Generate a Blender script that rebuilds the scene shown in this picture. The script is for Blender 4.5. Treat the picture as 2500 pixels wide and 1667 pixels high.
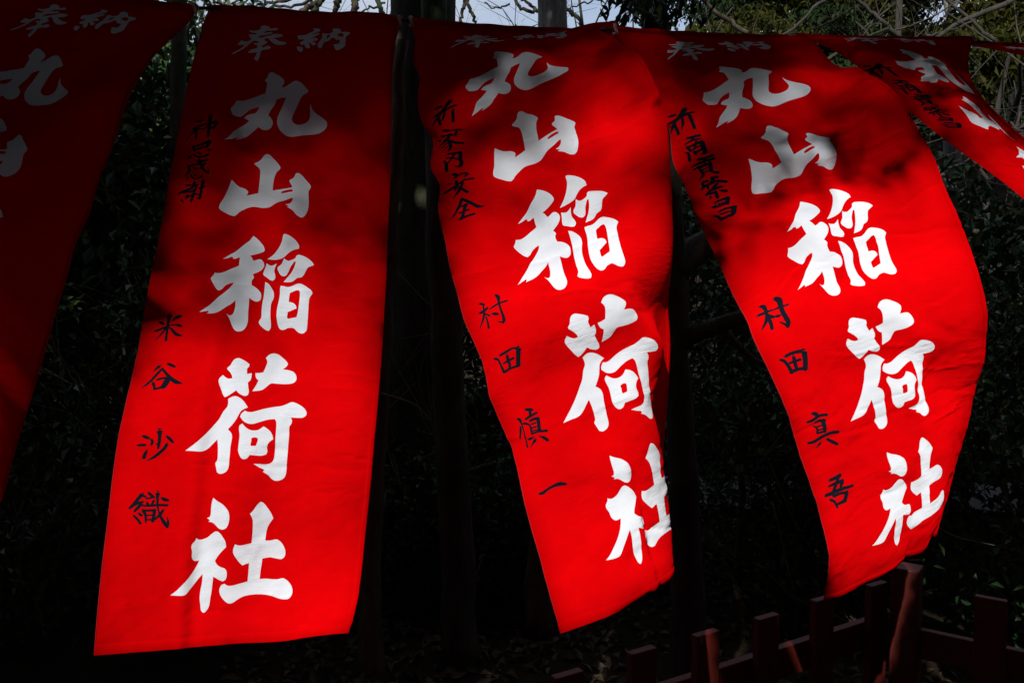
import bpy, bmesh, math, random
import numpy as np
from mathutils import Vector, Matrix
from mathutils.geometry import delaunay_2d_cdt
from mathutils.bvhtree import BVHTree

for o in list(bpy.data.objects):
    bpy.data.objects.remove(o, do_unlink=True)
SC = bpy.context.scene
COL = SC.collection

# ---------------------------------------------------------------- camera
CAM_H, PITCH = 2.05, math.radians(3.0)
LENS = 29.0
F_PX = LENS / 36 * 2500          # focal length in photograph pixels (2500 wide)
cam_d = bpy.data.cameras.new('camera')
cam_d.lens = LENS; cam_d.sensor_width = 36; cam_d.clip_start = 0.05; cam_d.clip_end = 2000
cam = bpy.data.objects.new('camera', cam_d); COL.objects.link(cam)
cam.location = (0, 0, CAM_H); cam.rotation_euler = (math.radians(90) - PITCH, 0, 0)
SC.camera = cam

# ---------------------------------------------------------------- sky and sun
SUN_EL, SUN_AZ = math.radians(36), math.radians(19)     # behind the camera, to its left
L = np.array([-math.sin(SUN_AZ) * math.cos(SUN_EL), -math.cos(SUN_AZ) * math.cos(SUN_EL), math.sin(SUN_EL)])
world = bpy.data.worlds.new('World'); SC.world = world; world.use_nodes = True
nt = world.node_tree; nt.nodes.clear()
wo = nt.nodes.new('ShaderNodeOutputWorld'); bg = nt.nodes.new('ShaderNodeBackground')
sky = nt.nodes.new('ShaderNodeTexSky'); sky.sky_type = 'NISHITA'; sky.sun_disc = False
sky.sun_elevation = SUN_EL; sky.sun_rotation = math.atan2(L[0], L[1])
sky.air_density = 1.0; sky.dust_density = 1.4; sky.ozone_density = 1.0
bg.inputs['Strength'].default_value = 0.13
# thin high cloud over the blue
wt = nt.nodes.new('ShaderNodeTexCoord'); wm = nt.nodes.new('ShaderNodeMapping'); wm.inputs['Scale'].default_value = (2.2, 2.2, 5.0)
wn = nt.nodes.new('ShaderNodeTexNoise'); wn.inputs['Scale'].default_value = 1.6; wn.inputs['Detail'].default_value = 6
wr = nt.nodes.new('ShaderNodeMapRange'); wr.inputs['From Min'].default_value = .35; wr.inputs['From Max'].default_value = .7; wr.inputs['To Min'].default_value = .25; wr.inputs['To Max'].default_value = .62
wx = nt.nodes.new('ShaderNodeMixRGB'); wx.inputs[2].default_value = (5.6, 5.8, 6.4, 1)
nt.links.new(wt.outputs['Generated'], wm.inputs[0]); nt.links.new(wm.outputs[0], wn.inputs['Vector']); nt.links.new(wn.outputs[0], wr.inputs[0]); nt.links.new(wr.outputs[0], wx.inputs[0])
nt.links.new(sky.outputs[0], wx.inputs[1]); nt.links.new(wx.outputs[0], bg.inputs['Color']); nt.links.new(bg.outputs[0], wo.inputs['Surface'])
sun_d = bpy.data.lights.new('sun', 'SUN'); sun_d.energy = 5.0; sun_d.angle = math.radians(0.53); sun_d.color = (1.0, 0.985, 0.97)
sun = bpy.data.objects.new('sun', sun_d); COL.objects.link(sun)
sun.rotation_euler = Vector(L).to_track_quat('Z', 'Y').to_euler(); sun.location = (-6, -10, 12)
SC.view_settings.view_transform = 'Standard'; SC.view_settings.look = 'None'
SC.view_settings.exposure = 0.0; SC.view_settings.gamma = 1.0
try: SC.view_settings.use_curve_mapping = False
except Exception: pass
SC.render.engine = 'CYCLES'
try:
    SC.cycles.max_bounces = 5; SC.cycles.diffuse_bounces = 2; SC.cycles.glossy_bounces = 2; SC.cycles.transmission_bounces = 3
except Exception: pass

rng = np.random.default_rng(7)
random.seed(7)

# ---------------------------------------------------------------- helpers
CP, SP = math.cos(PITCH), math.sin(PITCH)
def c2w(p):
    """camera frame (x right, y down, z forward) -> world"""
    p = np.asarray(p, float)
    x, y, z = p[..., 0], p[..., 1], p[..., 2]
    return np.stack([x, z * CP - y * SP, CAM_H - z * SP - y * CP], -1)
def w2px(p):
    p = np.asarray(p, float); d = p - np.array([0, 0, CAM_H])
    z = d[..., 1] * CP - d[..., 2] * SP; y = -(d[..., 1] * SP + d[..., 2] * CP)
    return np.stack([1250 + F_PX * d[..., 0] / z, 833.5 + F_PX * y / z], -1)
def px_at_y(px, py, Y):
    """world point on the ray through a photograph pixel at world depth Y"""
    d = c2w(np.array([(px - 1250) / F_PX, (py - 833.5) / F_PX, 1.0])) - np.array([0, 0, CAM_H])
    return np.array([0, 0, CAM_H]) + d * (Y / d[1])
def px_at_z(px, py, Z):
    d = c2w(np.array([(px - 1250) / F_PX, (py - 833.5) / F_PX, 1.0])) - np.array([0, 0, CAM_H])
    return np.array([0, 0, CAM_H]) + d * ((Z - CAM_H) / d[2])

def tag(o, label=None, cat=None, group=None, kind=None):
    if label: o['label'] = label
    if cat: o['category'] = cat
    if group: o['group'] = group
    if kind: o['kind'] = kind
    return o
def empty(name, loc, label, cat, group=None):
    o = bpy.data.objects.new(name, None); COL.objects.link(o); o.location = Vector([float(a) for a in loc]); o.empty_display_size = 0.1
    return tag(o, label, cat, group)
def mesh_obj(name, V, Fc, mat, parent=None, smooth=True, normals=None, uv=None):
    """V in world space; when parented the mesh is stored relative to the root's location"""
    V = np.asarray(V, float).reshape(-1, 3)
    off = np.zeros(3)
    p = parent
    while p is not None:
        off += np.array(p.location); p = p.parent
    me = bpy.data.meshes.new(name)
    me.from_pydata((V - off).tolist(), [], Fc if isinstance(Fc, list) else Fc.tolist())
    me.materials.append(mat)
    if smooth: me.polygons.foreach_set('use_smooth', [True] * len(me.polygons))
    if uv is not None:
        lay = me.uv_layers.new(name='UVMap'); idx = np.empty(len(me.loops), np.int32); me.loops.foreach_get('vertex_index', idx)
        lay.data.foreach_set('uv', np.asarray(uv, np.float32)[idx].ravel())
    me.update()
    if normals is not None:
        me.normals_split_custom_set_from_vertices([tuple(n) for n in normals])
    o = bpy.data.objects.new(name, me); COL.objects.link(o)
    if parent is not None: o.parent = parent
    return o
def tube(path, radii, n=8, cap=True, rough=0.0, seed=0):
    P = np.asarray(path, float); R = np.asarray(radii, float)
    r = np.random.default_rng(seed)
    T = np.gradient(P, axis=0); T /= np.linalg.norm(T, axis=1)[:, None] + 1e-9
    ref = np.array([0, 1, 0.0]) if abs(T[0][1]) < .8 else np.array([1.0, 0, 0])
    V = []; a = np.linspace(0, 2 * math.pi, n, endpoint=False)
    ph = r.uniform(0, 6.28, 3)
    for i in range(len(P)):
        u = np.cross(T[i], ref); u /= np.linalg.norm(u) + 1e-9; w = np.cross(T[i], u)
        k = 1 + rough * (np.sin(2 * a + ph[0] + i * .7) * .5 + np.sin(3 * a + ph[1] - i * .4) * .35 + r.normal(0, .25, n))
        V.append(P[i] + (R[i] * k)[:, None] * (np.cos(a)[:, None] * u + np.sin(a)[:, None] * w))
    V = np.concatenate(V); Fc = []
    for i in range(len(P) - 1):
        for j in range(n):
            Fc.append([i * n + j, i * n + (j + 1) % n, (i + 1) * n + (j + 1) % n, (i + 1) * n + j])
    if cap:
        Fc.append(list(range(n))[::-1]); Fc.append([(len(P) - 1) * n + j for j in range(n)])
    return V, Fc
def join(parts):
    V = []; Fc = []; k = 0
    for v, f in parts:
        V.append(np.asarray(v)); Fc += [[i + k for i in q] for q in f]; k += len(v)
    return np.concatenate(V), Fc
def box(c, ax, half):
    """oriented box: centre, 3 unit axes (rows), half sizes"""
    c = np.asarray(c, float); ax = np.asarray(ax, float)
    V = [c + sx * half[0] * ax[0] + sy * half[1] * ax[1] + sz * half[2] * ax[2] for sx in (-1, 1) for sy in (-1, 1) for sz in (-1, 1)]
    return np.array(V), [[0, 1, 3, 2], [4, 6, 7, 5], [0, 4, 5, 1], [2, 3, 7, 6], [0, 2, 6, 4], [1, 5, 7, 3]]
def bevel_box_mesh(o, w):
    m = o.modifiers.new('bevel', 'BEVEL'); m.width = w; m.segments = 2; m.limit_method = 'ANGLE'
def leaves(C, D, Nn, ln, wd, fold=.25):
    """leaf blades: centres C, length directions D, normals Nn -> verts, faces (2 triangles each, folded along the midrib)"""
    C = np.asarray(C); n = len(C)
    D = D / (np.linalg.norm(D, axis=1)[:, None] + 1e-9)
    S = np.cross(D, Nn); S /= np.linalg.norm(S, axis=1)[:, None] + 1e-9
    N2 = np.cross(S, D)
    ln = np.broadcast_to(ln, (n,))[:, None]; wd = np.broadcast_to(wd, (n,))[:, None]
    a = C - D * ln * .5; b = C + D * ln * .5 - N2 * ln * .12
    l = C - D * ln * .06 + S * wd * .5 + N2 * wd * fold; r = C - D * ln * .06 - S * wd * .5 + N2 * wd * fold
    V = np.stack([a, r, b, l], 1).reshape(-1, 3)
    k = np.arange(n)[:, None] * 4
    Fc = np.concatenate([k + np.array([[0, 1, 2]]), k + np.array([[0, 2, 3]])], 1).reshape(-1, 3)
    return V, Fc
def rand_dirs(n, r):
    v = r.normal(size=(n, 3)); return v / np.linalg.norm(v, axis=1)[:, None]

# ---------------------------------------------------------------- materials
def new_mat(name):
    m = bpy.data.materials.new(name); m.use_nodes = True
    b = m.node_tree.nodes['Principled BSDF']; return m, m.node_tree, b
def ramp(nt, fac, stops):
    r = nt.nodes.new('ShaderNodeValToRGB'); e = r.color_ramp.elements
    while len(e) > 1: e.remove(e[-1])
    e[0].position = stops[0][0]; e[0].color = (*stops[0][1], 1)
    for p, c in stops[1:]:
        x = e.new(p); x.color = (*c, 1)
    nt.links.new(fac, r.inputs[0]); return r.outputs[0]
def noise(nt, scale, detail=4, rough=.55, vec=None):
    n = nt.nodes.new('ShaderNodeTexNoise'); n.inputs['Scale'].default_value = scale; n.inputs['Detail'].default_value = detail; n.inputs['Roughness'].default_value = rough
    if vec is not None: nt.links.new(vec, n.inputs['Vector'])
    return n.outputs[0]
def coord(nt, kind='Object', scale=(1, 1, 1)):
    t = nt.nodes.new('ShaderNodeTexCoord'); m = nt.nodes.new('ShaderNodeMapping'); m.inputs['Scale'].default_value = scale
    nt.links.new(t.outputs[kind], m.inputs[0]); return m.outputs[0]
def bump(nt, b, h, strength, dist, prev=None):
    n = nt.nodes.new('ShaderNodeBump'); n.inputs['Strength'].default_value = strength; n.inputs['Distance'].default_value = dist
    nt.links.new(h, n.inputs['Height'])
    if prev is not None: nt.links.new(prev, n.inputs['Normal'])
    nt.links.new(n.outputs[0], b.inputs['Normal']); return n.outputs[0]

def cloth_mat(name, c0, c1, transl=0.12, rough=.82, pk=1.0):
    m, nt, b = new_mat(name)
    uv = coord(nt, 'UV')
    col = ramp(nt, noise(nt, 3.2, 9, .68, uv), [(.28, c0), (.72, c1)])
    nt.nodes.remove(b); b = nt.nodes.new('ShaderNodeBsdfDiffuse'); b.inputs['Roughness'].default_value = rough; nt.links.new(col, b.inputs['Color'])
    uvs = coord(nt, 'UV', (1, 3.0, 1))
    w0 = noise(nt, 34, 3, .55, uvs)
    # creasing comes in patches, smooth cloth between
    pm = nt.nodes.new('ShaderNodeMapRange'); pm.inputs['From Min'].default_value = .46; pm.inputs['From Max'].default_value = .64; nt.links.new(noise(nt, 7.5, 2, .5, uv), pm.inputs[0])
    mm = nt.nodes.new('ShaderNodeMath'); mm.operation = 'MULTIPLY'; nt.links.new(w0, mm.inputs[0]); nt.links.new(pm.outputs[0], mm.inputs[1]); w = mm.outputs[0]
    n1 = bump(nt, b, w, .45, .006 * pk)
    mus = nt.nodes.new('ShaderNodeTexNoise'); mus.inputs['Scale'].default_value = 95; mus.inputs['Detail'].default_value = 1; nt.links.new(uv, mus.inputs['Vector'])
    n2 = bump(nt, b, mus.outputs[0], .16, .0012, n1)
    out = nt.nodes['Material Output']
    tr = nt.nodes.new('ShaderNodeBsdfTranslucent'); nt.links.new(col, tr.inputs[0])
    mx = nt.nodes.new('ShaderNodeMixShader'); mx.inputs[0].default_value = transl
    nt.links.new(b.outputs[0], mx.inputs[1]); nt.links.new(tr.outputs[0], mx.inputs[2]); nt.links.new(mx.outputs[0], out.inputs['Surface'])
    return m
M = {}
M['red'] = cloth_mat('red_cloth', (.58, .0005, .0016), (.76, .0009, .0026))
M['white'] = cloth_mat('white_print', (.72, .74, .78), (.80, .82, .85), .10, .82, 1.15)
M['ink'] = cloth_mat('black_ink', (.006, .006, .010), (.012, .011, .018), .02, .75)

def bark_mat(name, c0, c1, scale=6, moss=None):
    m, nt, b = new_mat(name)
    v = coord(nt, 'Object', (1, 1, .25))
    n = noise(nt, scale * 3, 8, .7, v)
    stops = [(.3, c0), (.62, c1)]
    col = ramp(nt, n, stops)
    if moss:
        mxn = nt.nodes.new('ShaderNodeMixRGB'); nt.links.new(ramp(nt, noise(nt, 2.2, 5, .6, coord(nt)), [(.52, (0, 0, 0)), (.62, (1, 1, 1))]), mxn.inputs[0])
        nt.links.new(col, mxn.inputs[1]); mxn.inputs[2].default_value = (*moss, 1); col = mxn.outputs[0]
    nt.links.new(col, b.inputs['Base Color']); b.inputs['Roughness'].default_value = .9; b.inputs['Specular IOR Level'].default_value = .2
    bump(nt, b, n, .9, .03); return m
M['bark'] = bark_mat('dark_bark', (.026, .020, .015), (.085, .066, .048), 6, (.03, .045, .018))
M['bark_brown'] = bark_mat('brown_bark', (.05, .036, .024), (.16, .115, .075), 7)
M['bark_grey'] = bark_mat('grey_bark', (.07, .068, .062), (.20, .19, .175), 5)
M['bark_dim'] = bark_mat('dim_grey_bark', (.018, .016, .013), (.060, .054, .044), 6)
M['selvage'] = cloth_mat('pale_selvage', (.42, .012, .016), (.55, .03, .035), .1)
M['twig'] = bark_mat('pale_twig', (.10, .085, .06), (.22, .19, .14), 12)

def leaf_mat(name, cols, gloss=.45, transl=.25, spec=.3):
    m, nt, b = new_mat(name)
    gi = nt.nodes.new('ShaderNodeNewGeometry')
    st = [(i / (len(cols) - 1), c) for i, c in enumerate(cols)]
    col = ramp(nt, gi.outputs['Random Per Island'], st)
    nt.links.new(col, b.inputs['Base Color']); b.inputs['Roughness'].default_value = gloss; b.inputs['Specular IOR Level'].default_value = spec
    out = nt.nodes['Material Output']; tr = nt.nodes.new('ShaderNodeBsdfTranslucent'); nt.links.new(col, tr.inputs[0])
    mx = nt.nodes.new('ShaderNodeMixShader'); mx.inputs[0].default_value = transl
    nt.links.new(b.outputs[0], mx.inputs[1]); nt.links.new(tr.outputs[0], mx.inputs[2]); nt.links.new(mx.outputs[0], out.inputs['Surface'])
    return m
def plain_leaf(name, cols):
    m, nt, b = new_mat(name); gi = nt.nodes.new('ShaderNodeNewGeometry'); col = ramp(nt, gi.outputs['Random Per Island'], [(i / (len(cols) - 1), c) for i, c in enumerate(cols)])
    d = nt.nodes.new('ShaderNodeBsdfDiffuse'); nt.links.new(col, d.inputs[0]); nt.links.new(d.outputs[0], nt.nodes['Material Output'].inputs['Surface']); return m
M['leaf_canopy'] = plain_leaf('canopy_leaf', [(.012, .022, .009), (.018, .034, .012), (.024, .042, .014)])
M['leaf_dark'] = leaf_mat('evergreen_leaf', [(.014, .030, .010), (.022, .045, .016), (.030, .055, .018), (.045, .070, .020)], .35, .12)
M['leaf_bush'] = leaf_mat('bush_leaf', [(.012, .032, .011), (.020, .050, .016), (.032, .064, .016), (.060, .074, .020)], .42, .06, .22)
M['leaf_yellow'] = leaf_mat('yellow_green_leaf', [(.020, .024, .004), (.030, .033, .005), (.044, .042, .007), (.026, .03, .006)], .6, .2, .06)
M['leaf_slope'] = leaf_mat('slope_leaf', [(.010, .020, .007), (.016, .030, .010), (.024, .036, .012)], .6, .1, .06)
M['leaf_dead'] = leaf_mat('dead_leaf', [(.035, .022, .012), (.06, .038, .020), (.10, .068, .038), (.14, .105, .07)], .7, .05)

m, nt_, b = new_mat('vermilion_wood')
v_ = coord(nt_, 'Object', (6, 6, 1)); n_ = noise(nt_, 7, 6, .6, v_)
nt_.links.new(ramp(nt_, n_, [(.3, (.085, .007, .0035)), (.6, (.13, .011, .005)), (.8, (.155, .016, .007))]), b.inputs['Base Color'])
b.inputs['Roughness'].default_value = .6; bump(nt_, b, n_, .35, .004); M['vermilion'] = m
m, nt_, b = new_mat('yellow_chip'); b.inputs['Base Color'].default_value = (.45, .30, .06, 1); b.inputs['Roughness'].default_value = .8
nt_.links.new(ramp(nt_, noise(nt_, 60), [(.3, (.35, .22, .04)), (.7, (.5, .34, .08))]), b.inputs['Base Color']); M['chip'] = m
m, nt_, b = new_mat('cord_black'); nt_.links.new(ramp(nt_, noise(nt_, 120), [(.3, (.008, .008, .009)), (.7, (.02, .02, .022))]), b.inputs['Base Color']); b.inputs['Roughness'].default_value = .8; M['cord'] = m
m, nt_, b = new_mat('tie_string'); nt_.links.new(ramp(nt_, noise(nt_, 150), [(.3, (.35, .33, .30)), (.7, (.55, .53, .49))]), b.inputs['Base Color']); b.inputs['Roughness'].default_value = .85; M['tie'] = m
m, nt_, b = new_mat('forest_floor')
g0 = coord(nt_); n_ = noise(nt_, 2.2, 10, .7, g0); n2_ = noise(nt_, 22, 6, .7, g0)
mx_ = nt_.nodes.new('ShaderNodeMixRGB'); mx_.blend_type = 'MULTIPLY'; mx_.inputs[0].default_value = .8
nt_.links.new(ramp(nt_, n_, [(.3, (.022, .016, .010)), (.55, (.05, .035, .02)), (.75, (.035, .04, .018))]), mx_.inputs[1]); nt_.links.new(ramp(nt_, n2_, [(.3, (.35, .35, .35)), (.7, (1, 1, 1))]), mx_.inputs[2])
nt_.links.new(mx_.outputs[0], b.inputs['Base Color']); b.inputs['Roughness'].default_value = .95; b.inputs['Specular IOR Level'].default_value = .1
bump(nt_, b, n2_, .8, .05); M['floor'] = m
m, nt_, b = new_mat('paved_path'); n_ = noise(nt_, 14, 8, .7, coord(nt_)); nt_.links.new(ramp(nt_, n_, [(.3, (.16, .16, .16)), (.7, (.30, .30, .29))]), b.inputs['Base Color']); b.inputs['Roughness'].default_value = .9; bump(nt_, b, n_, .3, .01); M['path'] = m
NET_2 = [-952,-1074,2495,-894,-1069,2491,-837,-1069,2473,-779,-1067,2458,-719,-1061,2452,-658,-1055,2449,-598,-1049,2447,-538,-1041,2443,-478,-1034,2428,-421,-1027,2406,-360,-1013,2413,-303,-989,2438,-261,-964,2438,-963,-997,2475,-905,-993,2462,-845,-990,2451,-786,-986,2445,-727,-980,2442,-667,-974,2441,-608,-967,2439,-549,-961,2430,-493,-954,2413,-437,-948,2391,-380,-940,2378,-320,-929,2379,-262,-911,2394,-977,-923,2435,-917,-917,2433,-857,-912,2432,-797,-906,2432,-737,-899,2435,-678,-893,2435,-618,-886,2430,-560,-880,2418,-503,-874,2399,-447,-868,2377,-391,-860,2359,-332,-853,2346,-273,-847,2339,-984,-847,2399,-924,-840,2406,-865,-832,2413,-806,-825,2421,-747,-818,2428,-687,-811,2430,-627,-805,2425,-569,-799,2413,-512,-792,2396,-455,-786,2378,-398,-778,2360,-340,-770,2344,-282,-764,2330,-987,-772,2362,-930,-763,2377,-872,-754,2392,-814,-745,2407,-756,-737,2419,-696,-730,2425,-636,-724,2425,-577,-718,2418,-518,-711,2406,-461,-705,2391,-403,-698,2377,-345,-691,2364,-287,-683,2351,-988,-696,2325,-932,-687,2346,-877,-676,2367,-821,-666,2386,-764,-657,2404,-705,-649,2417,-646,-642,2424,-586,-636,2425,-526,-631,2420,-467,-626,2411,-408,-620,2401,-349,-614,2390,-290,-607,2380,-985,-622,2288,-930,-612,2312,-877,-600,2336,-822,-589,2359,-767,-578,2380,-711,-569,2399,-653,-561,2413,-594,-555,2423,-534,-550,2427,-474,-546,2427,-414,-541,2422,-355,-536,2415,-296,-530,2409,-983,-548,2251,-929,-538,2276,-875,-526,2301,-821,-514,2326,-767,-503,2349,-711,-492,2370,-655,-483,2389,-597,-474,2404,-539,-468,2416,-479,-463,2425,-419,-459,2430,-359,-456,2433,-299,-454,2436,-984,-472,2220,-929,-462,2244,-874,-451,2268,-819,-440,2291,-764,-429,2312,-709,-419,2333,-653,-409,2352,-596,-400,2370,-539,-391,2387,-481,-384,2401,-422,-378,2414,-363,-373,2425,-304,-370,2435,-988,-392,2198,-931,-384,2217,-874,-375,2236,-818,-367,2254,-761,-358,2273,-705,-349,2291,-648,-339,2309,-591,-330,2327,-535,-321,2344,-477,-313,2360,-420,-305,2375,-361,-299,2388,-303,-294,2401,-991,-312,2177,-932,-306,2191,-874,-300,2203,-816,-294,2217,-758,-287,2232,-701,-279,2248,-644,-272,2264,-586,-264,2280,-529,-256,2295,-471,-249,2310,-413,-242,2323,-355,-236,2336,-296,-231,2349,-991,-235,2148,-932,-231,2158,-873,-226,2168,-815,-222,2179,-756,-216,2191,-698,-211,2204,-639,-205,2217,-581,-198,2230,-523,-192,2244,-465,-186,2257,-406,-181,2269,-347,-176,2281,-289,-171,2293,-991,-161,2112,-932,-158,2121,-873,-154,2130,-814,-150,2140,-754,-146,2149,-695,-142,2160,-637,-137,2171,-578,-132,2182,-519,-128,2194,-461,-123,2205,-402,-118,2217,-343,-113,2228,-285,-108,2240,-991,-83,2086,-931,-81,2091,-871,-79,2096,-812,-77,2102,-752,-75,2109,-693,-72,2117,-633,-68,2127,-574,-64,2137,-515,-60,2147,-456,-56,2158,-397,-52,2169,-339,-47,2180,-280,-42,2192,-990,-5,2059,-930,-5,2061,-870,-4,2063,-811,-4,2066,-751,-2,2071,-691,0,2078,-632,3,2087,-573,7,2096,-514,11,2106,-455,15,2117,-396,19,2127,-337,23,2139,-278,28,2150,-990,69,2026,-930,70,2027,-870,70,2028,-810,70,2031,-751,71,2036,-691,74,2043,-632,78,2053,-573,82,2063,-514,86,2074,-455,90,2085,-396,95,2096,-338,100,2108,-279,105,2120,-991,141,1985,-931,143,1989,-871,144,1993,-811,145,1998,-752,148,2006,-693,152,2017,-634,156,2028,-576,161,2041,-517,165,2053,-459,170,2066,-400,175,2078,-342,180,2091,-284,186,2104,-991,213,1944,-932,217,1953,-873,220,1963,-814,223,1974,-755,227,1986,-697,232,2000,-639,237,2015,-581,242,2030,-523,247,2045,-465,251,2059,-407,256,2073,-350,261,2088,-291,267,2102,-990,291,1913,-932,295,1928,-874,299,1942,-816,303,1958,-758,308,1975,-701,313,1992,-644,319,2011,-587,324,2030,-530,328,2048,-473,333,2064,-414,338,2079,-356,343,2092,-298,348,2106,-988,370,1889,-931,375,1908,-874,379,1926,-817,384,1946,-761,390,1966,-706,395,1988,-651,400,2011,-595,405,2033,-539,409,2054,-482,413,2074,-425,418,2092,-367,423,2106,-309,429,2119,-985,448,1861,-930,453,1884,-875,459,1908,-821,465,1932,-766,471,1958,-713,477,1984,-659,482,2010,-605,486,2036,-550,490,2060,-494,494,2081,-435,499,2095,-376,505,2105,-317,511,2112,-980,524,1829,-927,531,1858,-875,538,1887,-823,545,1917,-771,552,1947,-720,558,1977,-667,563,2006,-614,568,2034,-559,572,2056,-500,576,2071,-440,580,2076,-379,583,2073,-319,584,2072,-971,602,1798,-922,609,1831,-872,617,1865,-823,625,1898,-774,633,1932,-725,639,1966,-674,644,1997,-619,649,2021,-560,652,2035,-499,652,2038,-439,650,2030,-380,643,2016,-321,634,2007,-962,678,1766,-915,686,1804,-869,695,1841,-822,704,1878,-775,712,1913,-727,719,1950,-676,724,1980,-617,728,1996,-556,725,1997,-498,714,1983,-441,701,1965,-386,685,1945,-333,659,1926,-955,757,1744,-907,764,1779,-863,774,1817,-819,783,1857,-773,792,1894,-725,799,1932,-673,804,1961,-612,804,1965,-553,794,1952,-502,774,1926,-454,748,1898,-408,719,1873,-363,686,1853]
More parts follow.
